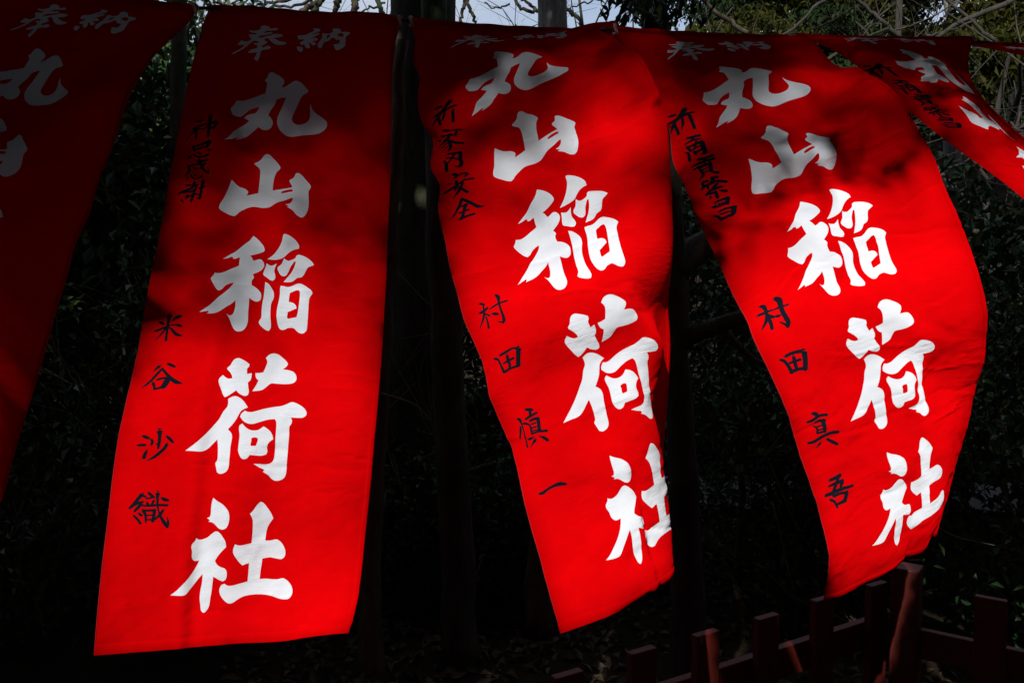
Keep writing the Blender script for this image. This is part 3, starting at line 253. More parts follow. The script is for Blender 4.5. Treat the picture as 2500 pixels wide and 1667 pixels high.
GLYPHS = [[[[[1800,478],[1892,484],[1992,513],[1960,554],[2083,541],[2146,517],[2225,543],[2204,571],[2092,600],[1898,634],[1824,694],[1906,689],[2049,651],[2095,680],[1979,732],[1852,773],[1726,809],[1688,880],[1829,836],[1953,787],[2047,750],[2124,707],[2271,692],[2381,701],[2395,739],[2349,769],[2254,800],[2141,825],[2230,867],[2352,906],[2488,918],[2541,939],[2513,975],[2384,1013],[2251,1018],[2146,979],[2074,935],[1980,852],[1900,870],[1874,917],[1911,946],[1970,956],[1958,992],[1894,1060],[1833,1088],[1834,1153],[1905,1136],[1980,1087],[2062,1087],[2103,1120],[2074,1166],[1948,1207],[1839,1247],[1821,1293],[1820,1396],[1800,1485],[1767,1596],[1660,1523],[1689,1449],[1714,1342],[1719,1315],[1641,1335],[1548,1363],[1458,1359],[1492,1314],[1578,1241],[1700,1189],[1706,1171],[1696,1103],[1578,1076],[1599,1051],[1710,1029],[1728,987],[1588,979],[1529,1022],[1460,1101],[1378,1200],[1281,1302],[1180,1380],[1066,1469],[1004,1479],[1101,1383],[1215,1295],[1312,1192],[1336,1136],[1228,1170],[1131,1175],[1142,1138],[1219,1015],[1287,1034],[1399,1022],[1472,969],[1499,930],[1442,877],[1403,838],[1413,802],[1494,792],[1590,780],[1641,733],[1502,738],[1398,707],[1394,682],[1508,677],[1620,654],[1704,610],[1725,581],[1698,546],[1745,498]]],[]],[[[[3278,453],[3416,435],[3510,462],[3527,514],[3435,551],[3319,599],[3263,639],[3355,606],[3492,567],[3523,592],[3434,655],[3320,719],[3274,764],[3410,725],[3498,774],[3459,810],[3318,822],[3359,855],[3432,870],[3454,921],[3392,960],[3318,942],[3276,892],[3213,886],[3248,945],[3274,1003],[3247,1055],[3175,1050],[3116,1001],[3090,943],[3005,956],[2940,926],[2960,882],[3054,817],[3066,782],[2947,798],[2860,786],[2846,693],[2946,669],[3081,648],[3226,568],[3340,511]],[[2868,1024],[2962,1018],[3043,1039],[3072,1088],[3050,1149],[2983,1170],[2918,1140],[2875,1075]],[[3909,458],[4013,424],[4129,443],[4213,498],[4232,550],[4372,545],[4498,566],[4528,601],[4465,651],[4408,701],[4410,837],[4411,972],[4354,1029],[4250,1086],[4197,1102],[4119,1077],[4074,1018],[4045,950],[3995,925],[4105,917],[4214,902],[4229,817],[4196,783],[4113,790],[4031,737],[3971,711],[3904,754],[3840,814],[3719,857],[3676,934],[3653,1019],[3595,1057],[3522,987],[3511,920],[3567,816],[3620,695],[3603,591],[3710,581],[3777,598],[3892,572],[3949,528]]],[[[4172,584],[4287,595],[4322,639],[4304,699],[4207,680],[4089,640]],[[3777,650],[3879,606],[3870,659],[3792,745],[3765,745]]]],[[[[2231,1850],[2359,1891],[2533,1982],[2618,2078],[2615,2161],[2556,2283],[2666,2254],[2785,2160],[2890,2069],[2986,2039],[3108,2075],[3256,2188],[3387,2318],[3343,2375],[3227,2454],[3149,2599],[3076,2832],[3004,3052],[2981,3186],[3019,3264],[3098,3313],[3211,3323],[3335,3283],[3441,3208],[3496,3100],[3503,3003],[3475,2813],[3483,2679],[3523,2794],[3574,2870],[3715,2971],[3872,3056],[3995,3143],[4035,3235],[4010,3347],[3920,3449],[3780,3531],[3560,3585],[3340,3629],[3186,3675],[3063,3706],[2922,3712],[2807,3663],[2685,3565],[2608,3442],[2572,3330],[2573,3161],[2627,2969],[2693,2729],[2737,2565],[2611,2584],[2471,2669],[2447,2796],[2360,2977],[2300,3164],[2377,3228],[2447,3335],[2453,3453],[2405,3566],[2305,3638],[2198,3644],[2076,3583],[1978,3730],[1875,3882],[1767,4002],[1655,4081],[1513,4153],[1597,4054],[1505,4089],[1378,4165],[1214,4251],[1324,4096],[1435,3895],[1580,3726],[1714,3582],[1804,3453],[1723,3419],[1652,3394],[1721,3295],[1819,3227],[1949,3157],[2029,2951],[1884,3025],[1759,3121],[1655,3258],[1564,3373],[1444,3394],[1335,3376],[1275,3266],[1256,3181],[1320,3056],[1374,2901],[1523,2873],[1681,2796],[1866,2680],[2009,2589],[2134,2518],[2138,2339],[2135,2205],[2051,2126],[2109,2057],[2144,1918],[2187,1862]]],[]],[[[[2414,4392],[2477,4392],[2591,4476],[2731,4615],[2803,4698],[2835,4765],[2821,4810],[2754,4903],[2721,4996],[2691,5176],[2686,5369],[2691,5579],[2912,5475],[3112,5379],[3215,5327],[3197,5271],[3136,5183],[3115,5137],[3140,5079],[3205,5030],[3247,4954],[3272,4849],[3305,4821],[3361,4819],[3443,4871],[3552,4982],[3675,5106],[3728,5179],[3728,5230],[3682,5350],[3694,5536],[3717,5795],[3711,5976],[3681,6128],[3616,6273],[3551,6326],[3467,6301],[3378,6223],[3302,6134],[3229,6089],[3136,6044],[3187,6000],[3137,5981],[3085,5964],[3173,5922],[3230,5862],[3263,5764],[3267,5692],[3223,5703],[3042,5840],[2886,5936],[2774,6048],[2676,6164],[2613,6208],[2469,6250],[2335,6256],[2230,6272],[2117,6332],[1996,6434],[1902,6527],[1836,6638],[1779,6700],[1686,6691],[1550,6639],[1412,6579],[1364,6533],[1362,6441],[1382,6344],[1448,6149],[1507,5877],[1546,5651],[1571,5505],[1674,5603],[1790,5681],[1912,5701],[1997,5734],[2051,5797],[2043,5852],[2016,5930],[2171,5850],[2317,5764],[2315,5544],[2309,5283],[2286,4995],[2242,4905],[2175,4864],[2108,4815],[2111,4780],[2200,4712],[2272,4616],[2316,4512],[2368,4419]]],[[[2922,5578],[2972,5521],[3077,5458],[3197,5405],[3240,5417],[3238,5470],[3125,5525],[3019,5579],[2945,5611]]]],[[[[2363,7262],[2473,7347],[2583,7467],[2665,7593],[2701,7702],[2694,7755],[2624,7813],[2501,7891],[2357,7953],[2407,8020],[2454,8119],[2526,8095],[2597,8051],[2665,8065],[2720,8132],[2751,8228],[2736,8331],[2682,8425],[2598,8499],[2495,8573],[2538,8641],[2548,8688],[2512,8765],[2513,8872],[2531,8953],[2626,9002],[2731,9097],[2795,9197],[2809,9312],[2787,9403],[2710,9444],[2634,9421],[2514,9347],[2531,9522],[2548,9790],[2575,10052],[2553,10205],[2487,10316],[2403,10355],[2311,10337],[2237,10256],[2174,10131],[2099,9974],[2013,9853],[2070,9900],[2117,9912],[2167,9879],[2197,9771],[2206,9637],[2189,9441],[2112,9544],[1983,9665],[1872,9771],[1772,9836],[1669,9865],[1544,9872],[1581,9821],[1550,9790],[1481,9811],[1350,9844],[1483,9707],[1624,9557],[1762,9381],[1887,9236],[1994,9089],[2052,8980],[2068,8897],[2007,8922],[1876,9032],[1801,9141],[1734,9186],[1673,9141],[1592,9024],[1495,8862],[1482,8813],[1529,8722],[1556,8626],[1635,8636],[1723,8612],[1824,8545],[1940,8452],[2058,8372],[2120,8321],[2109,8201],[2110,8049],[2054,8075],[1994,8116],[1929,8118],[1941,8068],[1884,8064],[1799,8120],[1684,8160],[1822,8020],[1986,7853],[2128,7643],[2243,7503],[2306,7394],[2336,7299]],[[3149,7017],[3240,7031],[3385,7111],[3505,7229],[3575,7350],[3582,7477],[3492,7518],[3374,7623],[3290,7746],[3207,7881],[3118,7949],[2971,8001],[2801,8017],[2909,7883],[2997,7723],[3071,7511],[3117,7288],[3125,7071]],[[2803,8157],[2861,8198],[2931,8225],[2993,8190],[3064,8114],[3039,8259],[3034,8412],[3078,8556],[3078,8669],[3030,8732],[2961,8709],[2857,8624],[2774,8561],[2767,8475],[2797,8296]],[[3234,7897],[3281,7946],[3341,7967],[3442,7917],[3522,7841],[3550,7728],[3596,7692],[3695,7708],[3838,7776],[3965,7889],[4037,8007],[3961,8067],[3888,8120],[3842,8248],[3799,8400],[3750,8480],[3640,8533],[3574,8626],[3497,8700],[3312,8737],[3373,8604],[3449,8439],[3507,8262],[3538,8099],[3548,7965],[3506,7972],[3468,8072],[3423,8197],[3393,8358],[3351,8492],[3290,8542],[3221,8516],[3140,8396],[3101,8300],[3120,8221],[3185,8120]],[[2853,8788],[2932,8847],[3020,8958],[3098,9093],[3125,9246],[3113,9353],[3084,9449],[3079,9611],[3104,9858],[3146,10076],[3157,10228],[3116,10306],[3040,10279],[2940,10200],[2867,10119],[2845,10044],[2889,9930],[2872,9719],[2863,9493],[2871,9260],[2861,9000]],[[3253,8874],[3347,8875],[3443,8890],[3558,8823],[3662,8737],[3755,8717],[3856,8775],[3979,8871],[4054,8958],[4094,9033],[4058,9095],[4025,9185],[4020,9332],[4032,9616],[4043,9892],[4052,10115],[4036,10227],[3969,10297],[3896,10292],[3818,10244],[3717,10153],[3626,10156],[3572,10171],[3505,10224],[3444,10244],[3387,10222],[3331,10128],[3286,9977],[3255,9823],[3245,9619],[3261,9385],[3268,9171],[3252,8979]]],[[[3512,9091],[3590,9038],[3687,8977],[3744,8975],[3766,9042],[3780,9236],[3778,9500],[3772,9710],[3756,9830],[3667,9856],[3542,9894],[3523,9857],[3520,9687],[3607,9637],[3728,9556],[3718,9494],[3658,9417],[3580,9382],[3515,9379],[3509,9241]]]],[[[[2493,11103],[2580,11136],[2691,11193],[2771,11246],[2768,11304],[2730,11363],[2732,11431],[2748,11505],[2851,11474],[2858,11560],[2843,11661],[2789,11720],[2812,11829],[2842,11959],[2827,12042],[2769,12068],[2684,12044],[2597,11995],[2542,11932],[2447,12014],[2354,12084],[2286,12112],[2237,12047],[2182,11929],[2110,11778],[2088,11690],[2109,11622],[2171,11547],[2252,11615],[2328,11645],[2408,11630],[2387,11552],[2324,11465],[2248,11389],[2253,11354],[2311,11294],[2359,11187],[2413,11126]],[[3306,10913],[3412,10921],[3525,10989],[3641,11087],[3691,11154],[3676,11213],[3583,11322],[3710,11330],[3840,11363],[3911,11438],[3937,11527],[3918,11606],[3850,11660],[3645,11697],[3458,11697],[3333,11698],[3240,11793],[3137,11887],[2923,11937],[2975,11820],[3015,11718],[3031,11643],[2968,11587],[2937,11465],[3035,11454],[3125,11426],[3163,11303],[3191,11186],[3182,11117],[3143,11049],[3206,10962]],[[2536,12079],[2641,12112],[2754,12202],[2861,12340],[2784,12378],[2710,12440],[2669,12527],[2604,12679],[2517,12810],[2452,12897],[2511,12946],[2558,13017],[2568,13121],[2553,13288],[2553,13475],[2550,13662],[2546,13808],[2512,13892],[2438,13953],[2351,13970],[2295,13941],[2268,13839],[2238,13717],[2276,13653],[2277,13488],[2260,13302],[2232,13148],[2152,13245],[2055,13364],[1972,13429],[1877,13458],[1711,13455],[1536,13454],[1643,13361],[1804,13210],[1963,13026],[2118,12810],[2221,12657],[2300,12473],[2376,12352],[2390,12266],[2377,12159],[2438,12112]],[[2803,12424],[2863,12448],[2964,12447],[3082,12408],[3259,12344],[3459,12290],[3661,12246],[3780,12189],[3878,12136],[3984,12155],[4116,12218],[4218,12299],[4269,12392],[4254,12458],[4186,12511],[4062,12522],[3900,12521],[3935,12604],[3922,12690],[3886,12745],[3898,12947],[3899,13202],[3902,13415],[3899,13651],[3906,13865],[3885,13995],[3819,14072],[3678,14108],[3582,14068],[3482,13964],[3344,13879],[3389,13857],[3359,13820],[3265,13781],[3117,13698],[3259,13696],[3391,13702],[3511,13676],[3577,13599],[3596,13450],[3593,13238],[3580,13006],[3577,12794],[3563,12646],[3520,12581],[3368,12604],[3190,12667],[3014,12732],[2881,12723],[2785,12669],[2708,12578],[2727,12503]],[[2776,12739],[2861,12823],[2947,12875],[3050,12892],[3159,12870],[3226,12824],[3273,12779],[3348,12817],[3447,12896],[3508,12999],[3529,13082],[3468,13128],[3413,13204],[3399,13289],[3418,13394],[3393,13459],[3283,13491],[3141,13487],[3010,13482],[2956,13562],[2878,13590],[2815,13557],[2757,13456],[2736,13394],[2737,13217],[2740,13028],[2710,12862],[2716,12788]]],[[[3016,13077],[3085,13052],[3167,13069],[3172,13121],[3150,13217],[3133,13260],[3022,13265],[3009,13224],[3022,13150]]]],[[[[2257,14546],[2352,14622],[2468,14688],[2569,14784],[2634,14881],[2659,14998],[2657,15135],[2613,15251],[2533,15294],[2447,15270],[2356,15183],[2286,15131],[2202,15115],[2226,15077],[2157,15029],[2211,15010],[2232,14942],[2228,14788],[2237,14634]],[[2408,15337],[2477,15376],[2562,15484],[2629,15592],[2658,15718],[2602,15775],[2537,15860],[2481,15945],[2437,16043],[2492,16127],[2584,16194],[2671,16221],[2725,16290],[2743,16397],[2729,16492],[2668,16533],[2579,16494],[2440,16411],[2442,16553],[2440,16723],[2426,16891],[2420,17040],[2397,17150],[2340,17229],[2295,17238],[2252,17185],[2222,17063],[2191,16913],[2189,16746],[2206,16560],[2202,16349],[2129,16435],[2033,16570],[1937,16695],[1856,16793],[1786,16817],[1515,16800],[1631,16709],[1745,16585],[1873,16434],[1983,16270],[2059,16122],[2091,16029],[1995,16041],[1937,16006],[1902,15930],[1899,15818],[1871,15723],[1881,15638],[1937,15573],[1961,15501],[2034,15545],[2142,15523],[2220,15480],[2295,15404],[2363,15347]],[[3357,14628],[3427,14657],[3534,14777],[3645,14929],[3706,15051],[3665,15122],[3609,15233],[3577,15384],[3572,15595],[3698,15598],[3832,15577],[3914,15613],[4003,15706],[4076,15839],[4095,15949],[4068,16028],[4014,16067],[3885,16049],[3727,16019],[3555,16042],[3551,16180],[3542,16356],[3542,16531],[3685,16527],[3861,16547],[3977,16546],[4100,16524],[4213,16590],[4300,16688],[4351,16824],[4332,16939],[4271,17010],[4156,17021],[4038,16999],[3898,16948],[3742,16908],[3568,16888],[3378,16890],[3191,16918],[3065,16978],[2959,17048],[2866,17061],[2765,16998],[2669,16888],[2620,16781],[2619,16686],[2658,16612],[2718,16593],[2783,16638],[2878,16649],[3064,16615],[3259,16573],[3254,16402],[3244,16129],[3164,16145],[3091,16175],[3006,16099],[2895,15959],[2832,15849],[2833,15742],[2855,15651],[2959,15683],[3110,15672],[3251,15650],[3248,15457],[3235,15238],[3220,15098],[3193,15018],[3136,14918],[3213,14829],[3279,14708]]],[]]]
STROKES_2 = [[[[636,9942,121],[632,10104,83],[640,10376,67],[657,10654,67]],[[405,10142,60],[482,10180,90],[530,10219,60]],[[902,9973,91],[820,9992,106],[749,10084,53],[702,10142,15]],[[349,10413,67],[441,10372,67],[544,10306,60],[689,10239,38],[827,10220,53],[929,10241,91],[990,10272,45]],[[599,10297,67],[560,10409,60],[472,10561,42],[363,10672,12]],[[667,10280,38],[783,10389,75],[885,10499,97],[1002,10521,53]]],[[[610,11350,103],[562,11396,73],[486,11511,22]],[[792,11280,66],[898,11325,88],[989,11371,66]],[[692,11419,66],[575,11611,80],[466,11763,65],[387,11854,58],[306,11930,22]],[[692,11419,66],[813,11549,73],[947,11684,101],[1102,11787,114],[1243,11814,28]],[[540,11793,87],[592,11883,65],[622,11973,64]],[[624,11725,58],[739,11679,65],[862,11670,58]],[[892,11685,144],[859,11806,158],[806,11897,129]],[[614,11966,64],[718,11935,64],[846,11889,100]]],[[[544,13134,65],[619,13161,90],[694,13192,57]],[[442,13366,40],[534,13355,73],[628,13351,65]],[[695,13450,13],[657,13526,80],[631,13644,88]],[[744,13212,65],[796,13253,73],[768,13338,57]],[[906,13003,140],[928,13130,82],[934,13282,81],[926,13416,57]],[[875,13317,41],[926,13349,57]],[[1081,13124,57],[1161,13189,82],[1233,13262,65]],[[1111,13309,90],[1075,13411,81],[962,13532,81],[834,13645,64],[695,13725,16]]],[[[676,14496,94],[576,14644,78],[442,14824,62]],[[655,14513,79],[758,14559,47]],[[469,14792,70],[596,14701,70],[715,14674,47]],[[688,14707,78],[608,14821,78],[554,14887,62]],[[650,14942,70],[715,14989,55]],[[542,14991,54],[633,15071,62],[703,15166,62]],[[810,14460,63],[877,14524,71],[950,14571,47]],[[769,14600,47],[904,14572,47]],[[800,14688,71],[828,14745,55]],[[941,14637,63],[904,14735,55]],[[708,14763,47],[876,14760,63],[1058,14740,63],[1243,14745,64]],[[1010,14464,111],[1013,14586,63],[1026,14733,55],[1063,14879,39],[1130,15024,63],[1219,15153,87],[1289,15234,79]],[[1295,15225,71],[1301,15120,55],[1267,15014,24]],[[1105,14576,63],[1170,14615,95],[1248,14630,64]],[[1168,14852,63],[1108,14959,87],[1012,15074,39]],[[725,14860,78],[796,14964,70],[814,15141,39]],[[765,14875,55],[992,14864,63]],[[969,14864,87],[980,14977,79],[962,15107,86]],[[806,14988,39],[956,14970,39]],[[823,15084,39],[967,15075,47]]],[[[385,3913,45],[489,3845,81],[564,3798,54]],[[365,4172,72],[526,3999,63],[703,3864,45]],[[662,4044,36],[433,4147,54],[238,4573,14]],[[451,4161,72],[473,4435,71]],[[751,3560,108],[760,3803,90],[774,4275,81]],[[737,3873,54],[943,3702,81],[964,3736,72],[880,3969,63]],[[755,4012,45],[906,3919,45]],[[621,4100,45],[739,3893,36]]],[[[450,4724,71],[484,4857,70]],[[468,4739,44],[639,4594,80],[839,4398,72]],[[842,4418,108],[788,4624,80]],[[482,4837,44],[654,4703,71],[788,4624,45]],[[581,4636,71],[670,4583,71]],[[833,4722,89],[903,4698,54]],[[634,4906,106],[643,4913,88]],[[370,5162,52],[422,5083,70]],[[486,4979,53],[590,5045,61],[741,4992,62],[868,4865,62]]],[[[608,5181,70],[729,5140,79],[862,5063,62]],[[405,5410,52],[591,5288,52],[831,5187,53]],[[423,5424,77],[471,5547,69],[350,5780,17]],[[643,5088,70],[735,5301,79],[831,5431,79],[931,5470,70]],[[930,5460,70],[940,5355,35]],[[547,5423,78],[628,5437,69]],[[790,5241,70],[730,5383,61]],[[616,5640,86],[633,5645,69]],[[502,5656,43],[562,5755,51],[686,5747,60],[808,5610,52]],[[438,5753,42],[425,5874,25]]],[[[446,6021,84],[533,5987,68]],[[276,6329,41],[398,6224,67],[550,6108,68]],[[406,6279,58],[516,6194,50]],[[498,6388,100],[532,6304,67]],[[391,6489,66],[445,6551,50]],[[640,5869,85],[592,6077,68]],[[572,6044,51],[725,5923,60]],[[701,5969,60],[651,6274,76],[632,6470,67]],[[549,6204,67],[687,6090,60]],[[582,6330,67],[675,6229,59]],[[842,5750,104],[838,6009,69],[833,6363,77],[752,6335,34]],[[771,6028,51],[898,5932,61]],[[705,6221,68],[767,6224,68]]]]
STROKES_3 = [[[[404,3755,46],[503,3731,80],[581,3712,58]],[[302,4000,46],[463,3917,69],[742,3811,71],[956,3761,48]],[[579,3873,58],[442,3993,81],[189,4252,20]],[[450,3968,69],[389,4272,86]],[[848,3576,109],[692,3742,82],[565,3841,46]],[[650,3840,70],[567,4036,59],[477,4151,36]],[[839,3897,83],[721,4277,86]]],[[[393,4512,117],[480,4547,104]],[[280,4749,67],[519,4700,53]],[[480,4547,52],[642,4594,64],[785,4632,90]],[[687,4662,78],[600,4780,66]],[[98,4857,27],[176,4868,95]],[[268,4709,67],[462,4747,80],[655,4783,39]],[[454,4778,80],[316,4931,93],[140,5099,21]],[[371,4851,80],[458,5069,91],[458,5249,89],[410,5295,51]],[[403,4990,53],[193,5175,26]],[[436,5093,52],[250,5280,20]],[[428,4935,79],[578,5058,90],[774,5115,76]]],[[[333,5635,50],[386,5747,100],[331,6046,91]],[[412,5414,75],[575,5415,75],[719,5423,99]],[[719,5423,99],[723,5716,100],[734,5852,102],[663,5951,102],[547,5897,25]],[[381,5556,62],[521,5565,62],[696,5692,62]],[[577,5445,74],[521,5596,62],[435,5746,30]]],[[[399,6213,79],[479,6217,157],[492,6312,66],[387,6394,27]],[[502,6278,52],[643,6214,65],[774,6262,92],[660,6382,31]],[[181,6587,40],[285,6588,53]],[[429,6476,93],[426,6648,92],[371,6833,64]],[[119,6910,76],[339,6732,78],[615,6490,65],[844,6501,78]],[[579,6582,65],[464,6879,88],[348,7130,24]],[[403,6677,52],[525,6797,77],[671,6950,98]]],[[[557,7173,83],[495,7396,78],[373,7636,53],[234,7785,17]],[[557,7173,83],[751,7326,91],[910,7479,100],[1066,7475,27]],[[483,7434,44],[670,7367,79]],[[630,7388,101],[577,7589,65],[498,7777,74]],[[459,7623,54],[689,7540,55]],[[436,7805,73],[600,7731,64],[789,7681,76]]],[[[432,10189,50],[493,10197,72],[528,10238,51]],[[508,10233,43],[507,10357,43],[502,10492,36]],[[388,10414,64],[492,10398,72],[595,10333,58]],[[490,10443,57],[455,10568,57],[308,10757,22]],[[521,10467,43],[608,10537,51]],[[523,10528,36],[532,10679,50],[519,10806,64]],[[620,10394,22],[742,10325,59],[874,10268,61],[1049,10246,63]],[[811,10006,60],[872,10049,107],[867,10206,61],[876,10363,53],[914,10602,66],[922,10742,86],[891,10785,57]],[[892,10778,50],[824,10759,43],[739,10714,14]],[[658,10504,36],[740,10525,88],[807,10550,59]]],[[[398,11522,69],[496,11540,67],[528,11693,59],[557,11876,80]],[[565,11487,59],[718,11454,64],[932,11389,48],[1048,11429,68]],[[1061,11433,122],[1000,11602,103],[940,11791,112]],[[578,11882,73],[730,11836,57],[953,11818,70]],[[757,11521,85],[736,11631,78],[756,11754,71],[721,11818,57]],[[594,11689,36],[745,11649,64],[886,11620,56]]],[[[512,13024,50],[575,13047,98],[579,13184,41],[577,13390,42],[564,13546,42],[538,13717,60]],[[523,13237,59],[475,13357,69],[424,13477,61]],[[770,12870,62],[859,12894,92],[925,12913,68]],[[875,12922,76],[848,13010,61]],[[707,13093,55],[847,13041,69],[1009,13008,53]],[[796,13153,62],[903,13125,69],[1009,13147,75]],[[1001,13145,90],[984,13262,91],[965,13410,91]],[[610,13175,57],[702,13186,63],[777,13242,47],[769,13349,55],[767,13457,47]],[[805,13233,39],[923,13223,38]],[[796,13316,39],[912,13313,38]],[[791,13385,34],[916,13383,34]],[[772,13443,47],[928,13424,53],[1125,13465,67]],[[910,13535,23],[1008,13584,76],[1076,13673,83]],[[626,13556,58],[702,13546,64],[812,13528,16]],[[797,13595,87],[711,13665,40],[608,13743,13]]],[[[396,14867,55],[481,14883,86],[613,14820,63],[771,14780,72],[953,14766,120],[1071,14823,72]]]]
STROKES_4 = [[[[133,3605,50],[255,3583,100],[376,3563,50]],[[32,3863,48],[272,3763,99],[631,3597,98],[883,3571,61]],[[293,3767,86],[133,3963,96],[0,4203,22]],[[201,3892,97],[218,4057,106],[230,4212,91]],[[706,3407,147],[527,3577,111],[335,3716,62]],[[493,3716,86],[444,3907,85],[346,4081,36]],[[723,3644,110],[701,3870,109],[693,4124,95]]],[[[433,4412,90],[598,4405,92],[759,4407,92]],[[641,4389,104],[541,4496,67]],[[348,4600,54],[476,4528,78],[754,4518,68]],[[396,4681,86],[463,4840,75]],[[325,4831,42],[403,4866,74],[367,5119,83]],[[410,4712,54],[747,4643,101]],[[765,4649,135],[761,4905,121],[757,5050,109],[653,5036,32]],[[644,4582,67],[569,4775,65]],[[507,4805,65],[684,4763,66]],[[531,4869,75],[540,4985,75]],[[553,4934,54],[694,4880,77]]],[[[538,5181,94],[710,5203,85],[878,5182,86]],[[670,5215,95],[630,5336,62]],[[326,5329,30],[499,5300,82],[860,5291,95]],[[344,5433,40],[482,5400,71],[754,5389,62]],[[467,5392,81],[495,5612,78]],[[739,5383,103],[689,5622,88]],[[520,5445,44],[722,5430,45]],[[511,5519,44],[713,5506,44]],[[499,5601,43],[697,5601,43]],[[495,5660,77],[361,5774,23]],[[677,5654,49],[796,5722,96]]],[[[603,5810,56],[740,5827,75]],[[670,5824,85],[558,5935,74]],[[384,5862,47],[515,5852,65]],[[407,5850,75],[382,5970,74]],[[309,6024,37],[443,5953,74],[629,5940,56]],[[488,5928,65],[465,6046,64]],[[658,5907,65],[894,6007,75]],[[703,5987,74],[539,6096,73]],[[373,6156,37],[539,6096,73],[755,6099,65]],[[367,6175,55],[546,6183,64]],[[591,6158,83],[590,6327,84]],[[707,6188,56],[819,6236,84]],[[451,6251,74],[422,6313,28]]],[[[483,6436,56],[653,6416,66],[816,6420,86]],[[797,6424,115],[746,6565,89]],[[398,6534,67],[469,6543,77]],[[493,6463,28],[494,6578,39]],[[535,6503,38],[736,6503,39]],[[462,6563,68],[740,6551,59]],[[488,6720,60],[683,6685,71],[898,6716,94]],[[855,6736,136],[800,6898,129],[722,6942,86]],[[352,6776,50],[439,6822,81],[488,6968,83]],[[501,6802,51],[763,6798,52]],[[492,6956,83],[769,6910,86]]],[[[402,9599,71],[481,9646,117],[484,9798,94]],[[484,9753,86],[460,10073,89]],[[273,9844,112],[458,9889,132],[578,9924,84]],[[469,10029,105],[391,10320,107],[258,10515,33]],[[457,10015,105],[597,10285,99]],[[476,10145,90],[496,10451,94],[477,10650,90]],[[585,9957,51],[786,9996,104],[1003,10128,86]],[[778,9640,105],[858,9748,157],[822,10040,122],[837,10349,118],[893,10702,127],[835,10780,110]],[[835,10780,82],[700,10566,37]],[[629,10270,88],[719,10343,120]]],[[[330,11418,62],[416,11468,87],[459,11647,88],[461,11770,102]],[[476,11398,75],[667,11383,76],[882,11428,91]],[[942,11464,157],[882,11655,134],[810,11817,135]],[[478,11764,90],[663,11771,79],[824,11823,95]],[[653,11470,89],[620,11604,103],[608,11762,91]],[[494,11567,55],[776,11586,73]]],[[[602,12883,74],[695,12921,103],[745,12961,65]],[[711,12937,75],[670,13023,75]],[[405,13021,55],[548,13037,84],[794,13007,75],[981,13061,75]],[[606,13117,56],[757,13114,75],[885,13182,75]],[[847,13167,132],[816,13294,113],[794,13397,95]],[[550,13187,37],[629,13239,66],[587,13370,66]],[[632,13231,37],[798,13250,38]],[[627,13312,41],[790,13340,42]],[[596,13374,53],[791,13405,57]],[[281,13494,56],[428,13534,84],[718,13498,85],[977,13504,86],[1155,13565,77]],[[794,13603,67],[912,13716,97],[1042,13836,79]],[[602,13629,85],[543,13679,57],[458,13707,19]]],[[[568,14629,83],[722,14645,104],[891,14646,125]],[[896,14628,94],[764,14749,94],[640,14913,106],[558,15014,85]],[[507,14772,63],[705,14781,95],[918,14805,95]],[[916,14814,126],[839,14911,95]],[[314,14925,85],[491,14979,106],[840,14995,106],[1165,15052,84]],[[440,15105,85],[555,15197,75],[604,15394,64]],[[564,15079,85],[788,15092,85],[968,15162,95]],[[968,15162,137],[905,15314,127],[797,15341,96]],[[598,15320,75],[896,15350,106]]]]
# ---------------------------------------------------------------- cloth surfaces
BW, BH, NU, NV = 0.6, 1.8, 10, 22
def bas(t, n):
    k = np.minimum(t.astype(int), n - 1); x = t - k
    return k, np.stack([(1 - x) ** 3, 3 * x ** 3 - 6 * x * x + 4, -3 * x ** 3 + 3 * x * x + 3 * x + 1, x ** 3], -1) / 6
NETS = {b: np.array(globals()['NET_%d' % b], float).reshape(-1, 3) / 1000 for b in (1, 2, 3, 4, 5)}
def vnoise(x, y, seed):
    r = np.random.default_rng(seed); G = r.uniform(-1, 1, (64, 64))
    xi = np.floor(x).astype(int); yi = np.floor(y).astype(int); fx = x - xi; fy = y - yi
    fx = fx * fx * (3 - 2 * fx); fy = fy * fy * (3 - 2 * fy); g = lambda a, b: G[a % 64, b % 64]
    return (g(xi, yi) * (1 - fx) + g(xi + 1, yi) * fx) * (1 - fy) + (g(xi, yi + 1) * (1 - fx) + g(xi + 1, yi + 1) * fx) * fy
def sstep(x, a, b):
    t = np.clip((x - a) / (b - a), 0, 1); return t * t * (3 - 2 * t)
CREASES = {}
for b_ in range(1, 7):
    r_ = np.random.default_rng(40 + b_); L_ = []
    for i in range(34):
        side = r_.random() < .6
        L_.append((r_.uniform(.44, .6) if side else r_.uniform(.05, .55), r_.uniform(.25, 1.78), math.radians(r_.normal(0, 9) + (12 if b_ == 2 else -2)),
                   r_.uniform(.04, .14), r_.uniform(.004, .009), r_.uniform(.0012, .0034) * r_.choice([-1, 1])))
    # folds left from packing: level lines right across
    for vv in (.46, .91, 1.36): L_.append((.3, vv + r_.normal(0, .015), math.radians(r_.normal(0, 1)), .5, .006, .0018 * r_.choice([-1, 1])))
    CREASES[b_] = L_
